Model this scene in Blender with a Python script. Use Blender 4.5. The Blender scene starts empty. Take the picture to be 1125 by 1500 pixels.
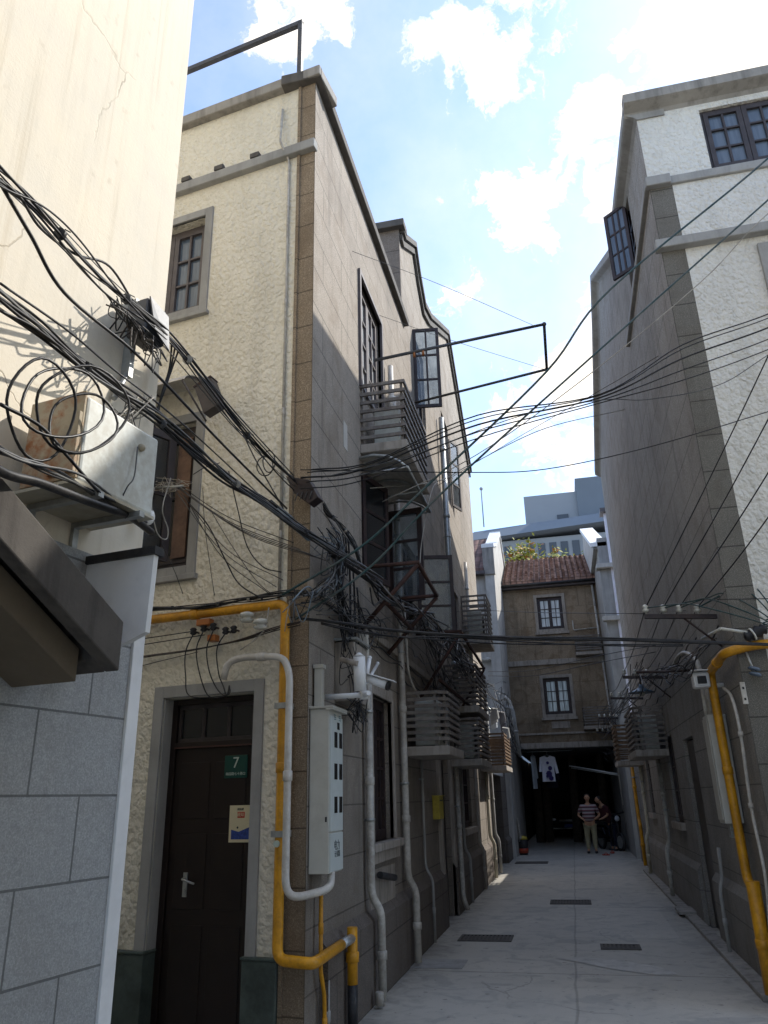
import bpy, bmesh, math, random
from mathutils import Vector, Matrix
random.seed(7)
R=math.radians
scene=bpy.context.scene
COL=scene.collection
# ------------------------------------------------------------------ camera
F_,PITCH,YAW,ROLL,CH=1110.,20.8,12.7,1.4,1.55
p_,y_,r_=R(PITCH),R(YAW),R(ROLL)
fwd=Vector((-math.sin(y_)*math.cos(p_),math.cos(y_)*math.cos(p_),math.sin(p_)))
right0=Vector((math.cos(y_),math.sin(y_),0)); up0=right0.cross(fwd)
CR=right0*math.cos(r_)-up0*math.sin(r_)
CU=up0*math.cos(r_)+right0*math.sin(r_)
CC=Vector((0,0,CH))
cam=bpy.data.cameras.new('camera'); camo=bpy.data.objects.new('camera',cam); COL.objects.link(camo)
M=Matrix(((CR.x,CU.x,-fwd.x),(CR.y,CU.y,-fwd.y),(CR.z,CU.z,-fwd.z))).to_4x4(); M.translation=CC
camo.matrix_world=M
cam.sensor_fit='VERTICAL'; cam.sensor_height=36; cam.lens=F_/1500*36; cam.clip_start=.05; cam.clip_end=3000
scene.camera=camo
def ray(x,y): return (fwd*F_+CR*(x-562.5)-CU*(y-750)).normalized()
# ------------------------------------------------------------------ wall frames: a survey of the lane's wall planes
class Fr:
    def __init__(s,o,u,n): s.o=Vector(o); s.u=Vector(u); s.n=Vector(n)
    def P(s,u,v,n=0): return s.o+s.u*u+s.n*n+Vector((0,0,v))
    def px(s,x,y,o=0):
        d=ray(x,y); q=s.o+s.n*o; t=(q-CC).dot(s.n)/d.dot(s.n); return CC+d*t
    def uv(s,x,y,o=0):
        p=s.px(x,y,o)-s.o; return (p.dot(s.u),p.z)
XL,XR,YC,YF=-1.80,1.48,5.34,7.0
th=R(82); DD=Vector((-math.sin(th),math.cos(th),0))
FR={'L':Fr((XL,0,0),(0,1,0),(1,0,0)),
    'D':Fr((XL,YC,0),DD,(-DD.y,DD.x,0)),
    'N':Fr((-1.95,3.2,0),(math.sin(R(9)),math.cos(R(9)),0),(math.cos(R(9)),-math.sin(R(9)),0)),
    'R':Fr((XR,0,0),(0,1,0),(-1,0,0)),
    'F':Fr((XR,YF,0),(1,0,0),(0,-1,0))}
def FY(Y,X=0): return Fr((X,Y,0),(1,0,0),(0,-1,0))
L,D,N,RR,FF=[FR[k] for k in 'LDNRF']
def G(x,y,z=0):
    d=ray(x,y); return CC+d*((z-CC.z)/d.z)
def pt(s):
    if len(s)==4: return FR[s[2]].px(s[0],s[1],s[3])
    if s[2]=='G': return G(s[0],s[1])
    return FY(s[2]).px(s[0],s[1])
# ------------------------------------------------------------------ materials
MATS={}
class NT:
    def __init__(s,name,world=False):
        s.m=bpy.data.materials.new(name); s.m.use_nodes=True; s.t=s.m.node_tree; s.t.nodes.clear()
        s.out=s.t.nodes.new('ShaderNodeOutputMaterial')
    def n(s,typ,props=None,**ins):
        nd=s.t.nodes.new('ShaderNode'+typ)
        for k,v in (props or {}).items(): setattr(nd,k,v)
        for k,v in ins.items():
            k=k.replace('_',' ') if not k.startswith('i') or not k[1:].isdigit() else int(k[1:])
            s.set(nd,k,v)
        return nd
    def set(s,nd,k,v):
        sock=nd.inputs[k]
        if isinstance(v,bpy.types.NodeSocket): s.t.links.new(v,sock)
        elif isinstance(v,(tuple,list)) and len(v)==3 and sock.type=='RGBA': sock.default_value=(*v,1)
        else: sock.default_value=v
    def math(s,op,a,b=0,clamp=False):
        return s.n('Math',{'operation':op,'use_clamp':clamp},i0=a,i1=b).outputs[0]
    def mix(s,f,a,b,mode='MIX'):
        nd=s.t.nodes.new('ShaderNodeMix'); nd.data_type='RGBA'; nd.blend_type=mode
        s.set(nd,0,f); s.set(nd,6,a); s.set(nd,7,b); return nd.outputs[2]
    def pos(s): return s.n('NewGeometry').outputs['Position']
    def noise(s,vec,scale,detail=4,rough=.55,dist=0):
        return s.n('TexNoise',Vector=vec,Scale=scale,Detail=detail,Roughness=rough,Distortion=dist).outputs[0]
    def ramp(s,f,a,b,lo=0.,hi=1.):
        return s.n('MapRange',Value=f,From_Min=a,From_Max=b,To_Min=lo,To_Max=hi).outputs[0]
    def scalev(s,vec,sc): return s.n('VectorMath',{'operation':'MULTIPLY'},i0=vec,i1=sc).outputs[0]
    def planar(s,fr):
        p=s.pos(); q=s.n('VectorMath',{'operation':'SUBTRACT'},i0=p,i1=tuple(fr.o)).outputs[0]
        u=s.n('VectorMath',{'operation':'DOT_PRODUCT'},i0=q,i1=tuple(fr.u)).outputs['Value']
        z=s.n('SeparateXYZ',i0=p).outputs[2]
        return s.n('CombineXYZ',i0=u,i1=z,i2=0.).outputs[0]
    def done(s,col,rough=.8,metal=0.,bump=None,bs=.5,bd=.01,spec=.4,extra=None):
        b=s.n('BsdfPrincipled',Roughness=rough,Metallic=metal); s.set(b,'Base Color',col); s.set(b,'Specular IOR Level',spec)
        if bump is not None:
            bn=s.n('Bump',Strength=bs,Distance=bd,Height=bump); s.t.links.new(bn.outputs[0],b.inputs['Normal'])
        if extra: extra(s,b)
        s.t.links.new(b.outputs[0],s.out.inputs[0]); return s.m
def paint(name,c,rough=.5,metal=0.,var=.18,scale=6.,dirt=None,dirtamt=.35,bs=.15,bd=.004,spec=.4):
    t=NT(name); p=t.pos(); n=t.noise(p,scale,5,.6); n2=t.noise(p,scale*6,4,.65)
    lo=tuple(x*(1-var) for x in c); hi=tuple(min(1,x*(1+var)) for x in c)
    col=t.mix(t.ramp(n,.3,.7),lo,hi)
    if dirt: 
        d=t.ramp(t.math('MULTIPLY',t.noise(p,scale*.6,6,.7),t.math('ADD',n2,.5)),.42,.62)
        col=t.mix(t.math('MULTIPLY',d,dirtamt),col,dirt)
    return t.done(col,rough,metal,n2,bs,bd,spec)
def m_stucco(name,c,fs=1.,amt=1.):
    t=NT(name); p=t.pos()
    sp=t.scalev(p,(1,1,.8)); wob=t.noise(p,9*fs,3,.5)
    v=t.n('TexVoronoi',{'feature':'SMOOTH_F1'},Vector=t.n('VectorMath',{'operation':'ADD'},i0=sp,i1=t.scalev(t.n('TexNoise',Vector=p,Scale=11*fs,Detail=2.).outputs[1],(.09/fs,.09/fs,.09/fs))).outputs[0],Scale=17*fs,Smoothness=.35).outputs[0]
    n=t.noise(p,46*fs,5,.6); n1=t.noise(p,1.3,5,.6); st=t.noise(t.scalev(p,(3.,3.,.35)),1.5,5,.6)
    h=t.math('ADD',t.math('MULTIPLY',v,-1.1),t.math('ADD',t.math('MULTIPLY',n,.35),t.math('MULTIPLY',wob,.9)))
    col=t.mix(t.ramp(n1,.3,.7),tuple(x*.88 for x in c),c)
    col=t.mix(t.ramp(st,.52,.75,0,.45),col,tuple(x*.6 for x in c)); cav=t.ramp(h,-.1,.35); col=t.mix(t.math('MULTIPLY',t.ramp(n,.55,.75),.4),col,tuple(x*.55 for x in c))
    z=t.n('SeparateXYZ',i0=p).outputs[2]
    low=t.math('MULTIPLY',t.ramp(z,1.6,.3),t.ramp(t.noise(p,3,5,.6),.4,.65))
    col=t.mix(t.math('MULTIPLY',low,.45),col,(.16,.15,.12))
    return t.done(col,.9,0,h,amt,.02,.2)
def m_plaster(name,c):
    t=NT(name); p=t.pos()
    n1=t.noise(p,1.4,6,.62); st=t.noise(t.scalev(p,(7,7,.5)),2.2,6,.65); fine=t.noise(p,55,6,.7)
    col=t.mix(t.ramp(n1,.35,.68),tuple(x*.9 for x in c),(c[0]*1.03,c[1]*.99,c[2]*.93))
    col=t.mix(t.ramp(st,.5,.78,0,.4),col,(c[0]*.74,c[1]*.73,c[2]*.7))
    wp=t.n('VectorMath',{'operation':'ADD'},i0=p,i1=t.scalev(t.n('TexNoise',Vector=p,Scale=2.5,Detail=5.).outputs[1],(.35,.35,.35))).outputs[0]
    cr=t.n('TexVoronoi',{'feature':'DISTANCE_TO_EDGE'},Vector=wp,Scale=.62).outputs[0]
    crk=t.math('MULTIPLY',t.ramp(cr,.0012,.0035,1,0),t.ramp(t.noise(p,1.1,2,.5),.46,.52))
    col=t.mix(t.math('MULTIPLY',crk,.55),col,(.32,.26,.18))
    pit=t.ramp(t.noise(p,9,3,.5),.66,.74); col=t.mix(t.math('MULTIPLY',pit,.35),col,(.45,.38,.28)); run=t.noise(t.scalev(p,(16,16,.35)),1.,5,.7); col=t.mix(t.ramp(run,.56,.72,0,.4),col,(.46,.38,.26))
    h=t.math('ADD',t.math('MULTIPLY',fine,.35),t.math('ADD',t.math('MULTIPLY',n1,1.2),t.math('MULTIPLY',crk,-.8)))
    return t.done(col,.85,0,h,.35,.012,.25)
def m_ashlar(name,fr,c,w=1.25,h=.38,joint=.012,off=.5,zoff=0,dirt=(.045,.038,.032),grime=1.,speck=1.,tint=(.0,.0,.0)):
    t=NT(name); p=t.pos(); uv=t.planar(fr)
    uvo=t.n('VectorMath',{'operation':'ADD'},i0=uv,i1=(0,zoff,0)).outputs[0]
    br=t.n('TexBrick',{'offset':off},Vector=uvo,Color1=(0,0,0),Color2=(1,1,1),Mortar=(.5,.5,.5),Scale=1.,Mortar_Size=joint*.5,Mortar_Smooth=.15,Bias=0.,Brick_Width=w,Row_Height=h)
    tone=t.n('SeparateXYZ',i0=br.outputs[0]).outputs[0]; mor=br.outputs[1]
    fine=t.noise(p,210,3,.7); mid=t.noise(p,38,4,.6); big=t.noise(p,.9,6,.65)
    str_=t.noise(t.scalev(p,(4.5,4.5,.4)),1.3,6,.68)
    col=t.mix(t.ramp(tone,0,1,.0,.22),c,tuple(x*.72 for x in c))
    col=t.mix(t.math('MULTIPLY',t.ramp(t.noise(p,120,2,.5),.5,.60),.55*speck),col,tuple(min(1,x*1.7+.04) for x in c))
    col=t.mix(t.math('MULTIPLY',t.ramp(t.noise(t.scalev(p,(1.1,1.1,1.1)),150,2,.5),.53,.62),.6*speck),col,tuple(x*.35 for x in c))
    col=t.mix(t.math('MULTIPLY',t.ramp(mid,.5,.68),.35),col,tuple(x*.55 for x in c))
    mot=t.noise(p,2.6,5,.6,.8); col=t.mix(t.ramp(mot,.5,.66,0,.4*grime),col,tuple(a*b for a,b in zip(c,(.62,.55,.48))))
    col=t.mix(t.ramp(big,.48,.72,0,.5*grime),col,tuple(a*.45+b*.5 for a,b in zip(c,dirt)))
    col=t.mix(t.ramp(str_,.53,.75,0,.38*grime),col,dirt)
    z=t.n('SeparateXYZ',i0=p).outputs[2]
    lowz=t.ramp(t.math('ADD',z,t.math('MULTIPLY',t.noise(p,1.7,5,.6),-2.2)),3.2,-.8)
    col=t.mix(t.math('MULTIPLY',lowz,.38*grime,True),col,dirt)
    col=t.mix(t.math('MULTIPLY',mor,.75),col,tuple(x*.25 for x in c))
    hh=t.math('ADD',t.math('MULTIPLY',mor,-1.),t.math('ADD',t.math('MULTIPLY',fine,.25),t.math('MULTIPLY',mid,.3)))
    return t.done(col,.88,0,hh,.55,.008,.25)
def m_concrete(name,c,dirt=(.06,.055,.05),amt=.6,scale=1.):
    t=NT(name); p=t.pos(); n=t.noise(p,2.2*scale,7,.65); f=t.noise(p,70,5,.7); s=t.noise(t.scalev(p,(5,5,.7)),1.6*scale,5,.6)
    col=t.mix(t.ramp(n,.3,.7),tuple(x*.8 for x in c),tuple(min(1,x*1.1) for x in c))
    col=t.mix(t.ramp(s,.47,.72,0,amt),col,dirt)
    col=t.mix(t.ramp(f,.55,.75,0,.35),col,tuple(x*.6 for x in c))
    return t.done(col,.85,0,t.math('ADD',n,t.math('MULTIPLY',f,.4)),.35,.008,.25)
def m_ground(name):
    t=NT(name); p=t.pos(); n=t.noise(p,.8,8,.62); f=t.noise(p,60,5,.75); m_=t.noise(p,6,6,.65,.6)
    c=(.50,.47,.41)
    col=t.mix(t.ramp(n,.32,.68),tuple(x*.84 for x in c),tuple(x*1.06 for x in c))
    col=t.mix(t.ramp(m_,.5,.66,0,.28),col,(.22,.215,.2)); blot=t.noise(p,2.1,3,.5,1.2); col=t.mix(t.ramp(blot,.56,.62,0,.45),col,(.27,.265,.25)); spot=t.ramp(t.noise(p,13,2,.4),.68,.72); col=t.mix(t.math('MULTIPLY',spot,.55),col,(.12,.115,.11))
    col=t.mix(t.ramp(f,.5,.7,0,.3),col,(.45,.45,.43))
    st=t.noise(t.scalev(p,(.5,3.,1)),1.4,6,.6)
    col=t.mix(t.ramp(st,.55,.75,0,.12),col,(.5,.49,.46)); wpp=t.n('VectorMath',{'operation':'ADD'},i0=p,i1=t.scalev(t.n('TexNoise',Vector=p,Scale=3.,Detail=5.).outputs[1],(.3,.3,0))).outputs[0]; ck=t.n('TexVoronoi',{'feature':'DISTANCE_TO_EDGE'},Vector=wpp,Scale=.55).outputs[0]; col=t.mix(t.math('MULTIPLY',t.math('MULTIPLY',t.ramp(ck,.002,.006,1,0),t.ramp(t.noise(p,.9,2,.5),.53,.6)),.4),col,(.14,.135,.125)); grit=t.noise(p,140,2,.6); col=t.mix(t.ramp(grit,.58,.68,0,.4),col,(.2,.195,.18)); pt_=t.n('TexBrick',{'offset':.3},Vector=t.scalev(p,(.9,.35,1)),Color1=(.8,.8,.8),Color2=(1.,1.,1.),Mortar=(.8,.8,.8),Scale=1.,Mortar_Size=0.,Brick_Width=1.3,Row_Height=.9).outputs[0]; col=t.mix(.55,col,pt_,'MULTIPLY')
    sx=t.n('SeparateXYZ',i0=t.n('VectorMath',{'operation':'ADD'},i0=p,i1=t.scalev(t.n('TexNoise',Vector=p,Scale=1.2,Detail=4.).outputs[1],(.06,.06,0))).outputs[0])
    jy=t.math('ABSOLUTE',t.math('SUBTRACT',t.math('FRACT',t.math('MULTIPLY',t.math('ADD',sx.outputs[1],.9),1/4.6)),.5))
    j=t.ramp(jy,.4972,.4995); jx=t.ramp(t.math('ABSOLUTE',t.math('ADD',sx.outputs[0],.12)),.016,.006)
    jj=t.math('MAXIMUM',j,t.math('MULTIPLY',jx,.5))
    col=t.mix(t.math('MULTIPLY',jj,.7),col,(.07,.07,.065))
    # darker ground along both wall bases
    e=t.ramp(t.math('ABSOLUTE',t.math('ADD',t.n('SeparateXYZ',i0=p).outputs[0],.15)),1.15,1.65)
    col=t.mix(t.math('MULTIPLY',t.math('MULTIPLY',e,t.ramp(m_,.35,.6)),.5),col,(.12,.115,.1))
    hh=t.math('ADD',t.math('MULTIPLY',jj,-1.2),t.math('ADD',t.math('MULTIPLY',f,.3),t.math('MULTIPLY',m_,.4)))
    return t.done(col,t.ramp(n,.3,.7,.55,.85),0,hh,.3,.012,.35)
def m_tiles(name,c1,c2,ax):
    t=NT(name); p=t.pos(); n=t.noise(p,3,5,.7); n2=t.noise(p,16,3,.6)
    s=t.n('SeparateXYZ',i0=p)
    a=t.math('FRACT',t.math('MULTIPLY',s.outputs[ax],5.2)); 
    cell=t.n('TexWhiteNoise',{'noise_dimensions':'3D'},Vector=t.n('VectorMath',{'operation':'FLOOR'},i0=t.scalev(p,(5.2,4.4,4.4))).outputs[0]).outputs[0]
    col=t.mix(cell,c1,c2); col=t.mix(t.ramp(n,.45,.7,0,.6),col,(.05,.045,.04))
    arch=t.math('SINE',t.math('MULTIPLY',a,math.pi))
    col=t.mix(t.ramp(arch,.35,.05,0,.75),col,(.03,.02,.02))
    b=t.math('FRACT',t.math('MULTIPLY',s.outputs[2],6.))
    col=t.mix(t.ramp(b,.14,.0,0,.8),col,(.03,.02,.02))
    return t.done(col,.85,0,t.math('ADD',arch,t.math('MULTIPLY',b,-.5)),.8,.03,.2)
def m_glass(name,c=(.05,.07,.09),rough=.07,curtain=None,var=6.):
    t=NT(name); p=t.pos(); n=t.noise(p,var,3,.5); f=t.noise(p,2.2,3,.5)
    c2=curtain or tuple(x*1.6 for x in c)
    fold=t.noise(t.scalev(p,(9,9,.6)),3.,2,.5)
    col=t.mix(t.ramp(fold,.42,.6),c,c2)
    return t.done(col,t.ramp(n,.3,.7,rough,rough+.08),0,f,.12,.01,.6)
def m_cable(name,c,rough=.45):
    return paint(name,c,rough,0,.35,9.,(.16,.15,.13),.4,.25,.002,.35)
def m_rust(name,c=(.10,.06,.045)):
    return paint(name,c,.8,.1,.4,14.,(.19,.085,.035),.7,.5,.004,.25)
def mats():
    m=MATS
    m['cream']=m_stucco('cream_stucco',(.80,.75,.625),1.5,.9)
    m['cream2']=m_stucco('pale_stucco',(.76,.74,.68),1.5,1.)
    m['plaster']=m_plaster('cream_plaster',(.72,.665,.56))
    m['ashL']=m_ashlar('pebbledash_left',L,(.32,.28,.235),grime=1.1)
    m['ashR']=m_ashlar('pebbledash_right',RR,(.335,.315,.285),1.5,.40,.012,.5,0,(.05,.043,.036),1.)
    m['ashC']=m_ashlar('pebbledash_cross',FY(25.5),(.29,.225,.155),1.6,.62,.008,.5,0,(.03,.023,.017),1.9)
    m['ashB']=m_ashlar('pebbledash_far',L,(.2,.17,.145),1.3,.42)
    m['pil']=m_ashlar('corner_pilaster_render',D,(.27,.21,.145),3,.37,.012,.0,.1,(.05,.036,.028),.9)
    m['pilR']=m_ashlar('right_pilaster_render',FF,(.165,.155,.135),3,.37,.012,.0,.1,(.05,.045,.038),.9)
    m['tile']=m_ashlar('grey_stone_tile',Fr(N.o,N.u,N.n),(.37,.375,.37),.54,.32,.010,.5,0.005,(.18,.19,.195),.4,.45)
    m['conc']=m_concrete('weathered_concrete',(.33,.31,.28))
    m['cgrey']=m_concrete('grey_painted_render',(.35,.345,.33),(.12,.12,.11),.35)
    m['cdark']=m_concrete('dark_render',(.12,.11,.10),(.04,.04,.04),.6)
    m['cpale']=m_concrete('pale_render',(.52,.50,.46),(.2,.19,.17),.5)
    m['soffit']=m_concrete('canopy_soffit',(.15,.12,.085),(.12,.10,.07),.5)
    m['canopy']=m_concrete('canopy_edge',(.10,.09,.08),(.035,.03,.028),.7,1.6)
    m['slab']=m_concrete('balcony_slab',(.36,.32,.275),(.09,.075,.06),.6,2)
    m['ground']=m_ground('alley_concrete')
    m['plinth']=paint('green_grey_plinth',(.065,.085,.075),.55,0,.3,5.,(.025,.028,.026),.5)
    m['white']=paint('white_sheet_metal',(.76,.76,.75),.35,0,.06,3.,(.45,.46,.45),.2)
    m['acw']=paint('grubby_white_casing',(.60,.62,.58),.5,0,.1,3.,(.27,.22,.14),.45)
    m['acb']=paint('yellowed_plastic',(.45,.42,.33),.55,0,.15,3.,(.25,.19,.11),.5)
    m['rustboard']=paint('rusty_panel',(.42,.35,.24),.7,0,.25,4.,(.30,.10,.025),.95)
    m['pvc']=paint('aged_white_pvc',(.50,.475,.425),.5,0,.2,5.,(.18,.15,.115),.5)
    m['pvc2']=paint('clean_white_pvc',(.56,.53,.48),.45,0,.12,5.,(.26,.22,.17),.4)
    m['gas']=paint('yellow_gas_paint',(.62,.29,.012),.42,0,.2,7.,(.20,.085,.015),.4,.4,.004)
    m['zinc']=paint('galvanised_steel',(.38,.39,.38),.4,.6,.2,20.)
    m['steel']=paint('dark_painted_steel',(.07,.075,.085),.5,.2,.3,8.,(.1,.08,.06),.4)
    m['bar']=paint('grey_cage_bars',(.20,.18,.16),.55,.1,.25,8.,(.07,.04,.025),.5)
    m['bar2']=paint('brown_cage_bars',(.17,.11,.065),.55,.1,.25,8.,(.07,.04,.025),.5)
    m['rust']=paint('rusty_iron',(.05,.028,.024),.8,.1,.4,14.,(.11,.05,.03),.5,.5,.004,.25); m['black']=paint('black_rubber',(.016,.016,.018),.5,0,.3,5.,(.08,.075,.07),.35)
    m['cab']=paint('black_cable',(.009,.009,.010),.42,0,.35,9.,(.06,.055,.05),.35,.25,.002,.3); m['cabb']=m_cable('brown_cable',(.035,.024,.02))
    m['cabg']=m_cable('grey_cable',(.055,.058,.062)); m['cabw']=m_cable('dirty_white_cable',(.38,.35,.30))
    m['cabgr']=m_cable('green_cable',(.012,.045,.045)); m['cabblue']=m_cable('pale_blue_cable',(.11,.15,.18))
    m['wood']=paint('dark_brown_window_paint',(.05,.042,.044),.5,0,.25,9.,(.04,.03,.028),.5)
    m['wood2']=paint('mauve_brown_window_paint',(.10,.088,.09),.55,0,.2,9.,(.08,.06,.055),.4)
    m['wood3']=paint('bare_brown_board',(.17,.10,.065),.65,0,.3,5.,(.07,.04,.03),.5)
    m['iron']=paint('near_black_window_iron',(.028,.02,.022),.5,.1,.3,9.,(.07,.04,.03),.4)
    m['door']=paint('dark_maroon_door',(.014,.008,.007),.38,0,.3,3.,(.015,.01,.008),.5)
    m['door2']=paint('maroon_door_rail',(.075,.034,.028),.4,0,.2,3.)
    m['glass']=m_glass('window_glass'); m['gblue']=m_glass('pale_reflecting_glass',(.085,.115,.16),.05,(.115,.15,.20))
    t=NT('see_through_glass'); tr_=t.n('BsdfTransparent',Color=(.78,.84,.88,1)); gl=t.n('BsdfGlossy',Roughness=.06); df=t.n('BsdfDiffuse',Color=(.30,.33,.35,1)); fz=t.n('Fresnel',IOR=1.5).outputs[0]
    a_=t.n('MixShader',i0=t.math('MULTIPLY',fz,1.6,True)); t.t.links.new(tr_.outputs[0],a_.inputs[1]); t.t.links.new(gl.outputs[0],a_.inputs[2]); b_=t.n('MixShader',i0=t.ramp(t.noise(t.pos(),5,5,.6),.35,.75,.06,.4)); t.t.links.new(a_.outputs[0],b_.inputs[1]); t.t.links.new(df.outputs[0],b_.inputs[2]); t.t.links.new(b_.outputs[0],t.out.inputs[0]); m['gsee']=t.m
    m['gcurt']=m_glass('curtained_glass',(.25,.27,.27),.1,(.5,.53,.53)); m['gdark']=m_glass('dark_glass',(.008,.010,.012),.14,(.014,.015,.017))
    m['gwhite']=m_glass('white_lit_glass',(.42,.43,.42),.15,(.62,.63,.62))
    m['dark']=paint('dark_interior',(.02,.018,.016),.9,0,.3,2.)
    m['shut']=paint('grey_roller_shutter',(.14,.15,.155),.5,.2,.1,3.,(.08,.08,.08),.4)
    m['rtile']=m_tiles('red_clay_roof_tiles',(.20,.10,.07),(.40,.25,.19),0)
    m['rtile2']=m_tiles('dark_clay_roof_tiles',(.12,.065,.055),(.22,.13,.11),0)
    m['fargrey']=paint('distant_grey_wall',(.27,.29,.315),.7,0,.05,.3); m['farblue']=paint('distant_roof_panel',(.17,.195,.225),.8,0,.05,.3,None,0,0,.001,.1)
    m['farwin']=paint('distant_window',(.06,.07,.085),.3,0,.1,1.)
    m['plate']=paint('dark_green_enamel',(.006,.055,.042),.3,0,.1,6.); m['ink']=paint('plate_lettering',(.45,.52,.46),.5,0,.05,6.)
    m['inkd']=paint('black_lettering',(.03,.04,.045),.5,0,.05,6.); m['inkb']=paint('teal_lettering',(.03,.16,.2),.5,0,.05,6.)
    m['paper']=paint('cream_paper',(.62,.55,.36),.7,0,.08,9.); m['red']=paint('red_print',(.5,.03,.02),.6,0,.1,9.)
    m['blue']=paint('blue_print',(.03,.06,.25),.6,0,.4,60.); m['redp']=paint('orange_red_plastic',(.42,.06,.03),.4,0,.1,9.)
    m['yel']=paint('yellow_box_paint',(.48,.38,.05),.5,0,.15,6.,(.25,.18,.03),.4)
    m['cabinet']=paint('cabinet_beige_paint',(.47,.46,.41),.45,0,.07,2.,(.33,.30,.25),.35)
    m['cabfront']=paint('cabinet_front_paint',(.52,.56,.54),.4,0,.06,2.,(.35,.38,.36),.3)
    m['skin']=paint('skin',(.50,.27,.16),.55,0,.08,20.,None,0,.1); m['hair']=paint('hair',(.012,.011,.01),.6,0,.2,30.)
    m['trouser']=paint('khaki_cloth',(.34,.30,.18),.85,0,.12,8.,(.24,.2,.12),.3); m['shoe']=paint('dark_shoe',(.03,.03,.035),.5)
    t=NT('striped_knit'); z=t.n('SeparateXYZ',i0=t.n('TexCoord').outputs['Object']).outputs[2]
    fr=t.math('FRACT',t.math('MULTIPLY',z,9.5)); c=t.mix(t.ramp(fr,.42,.48),(.36,.30,.30),(.10,.055,.06)); c=t.mix(t.math('MULTIPLY',t.ramp(fr,.86,.9),.9),c,(.3,.07,.08))
    m['stripe']=t.done(c,.9)
    m['maroon']=paint('maroon_cloth',(.06,.012,.016),.85); m['shirt']=paint('white_cotton',(.75,.74,.80),.85,0,.06,9.); m['shirt2']=paint('grey_cotton',(.42,.45,.47),.85,0,.1,9.)
    m['purple']=paint('indigo_print',(.05,.035,.14),.8); m['darkcloth']=paint('navy_cloth',(.012,.014,.03),.9)
    m['car']=paint('black_car_paint',(.012,.012,.016),.12,.3,.1,2.,None,0,0,.001,.6); m['chrome']=paint('chrome_trim',(.5,.5,.5),.15,.9,.1,9.)
    m['lamp']=paint('headlamp_lens',(.55,.56,.58),.12,0,.1,30.)
    t=NT('leaves'); oi=t.n('NewGeometry'); rnd=oi.outputs['Random Per Island']
    c=t.mix(rnd,(.12,.15,.02),(.46,.40,.04)); c=t.mix(t.ramp(rnd,.78,.82),c,(.42,.17,.03)); m['leaf']=t.done(c,.6)
    m['bark']=paint('bark',(.08,.06,.045),.9,0,.4,12.)
    m['blueenamel']=paint('blue_enamel_shade',(.03,.08,.13),.35,0,.2,9.); m['orange']=paint('terracotta_insulator',(.35,.12,.03),.4)
    m['porc']=paint('porcelain_insulator',(.55,.54,.48),.25,0,.2,30.); m['fan']=paint('black_fan_grille',(.02,.02,.022),.5)
mats()
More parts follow.
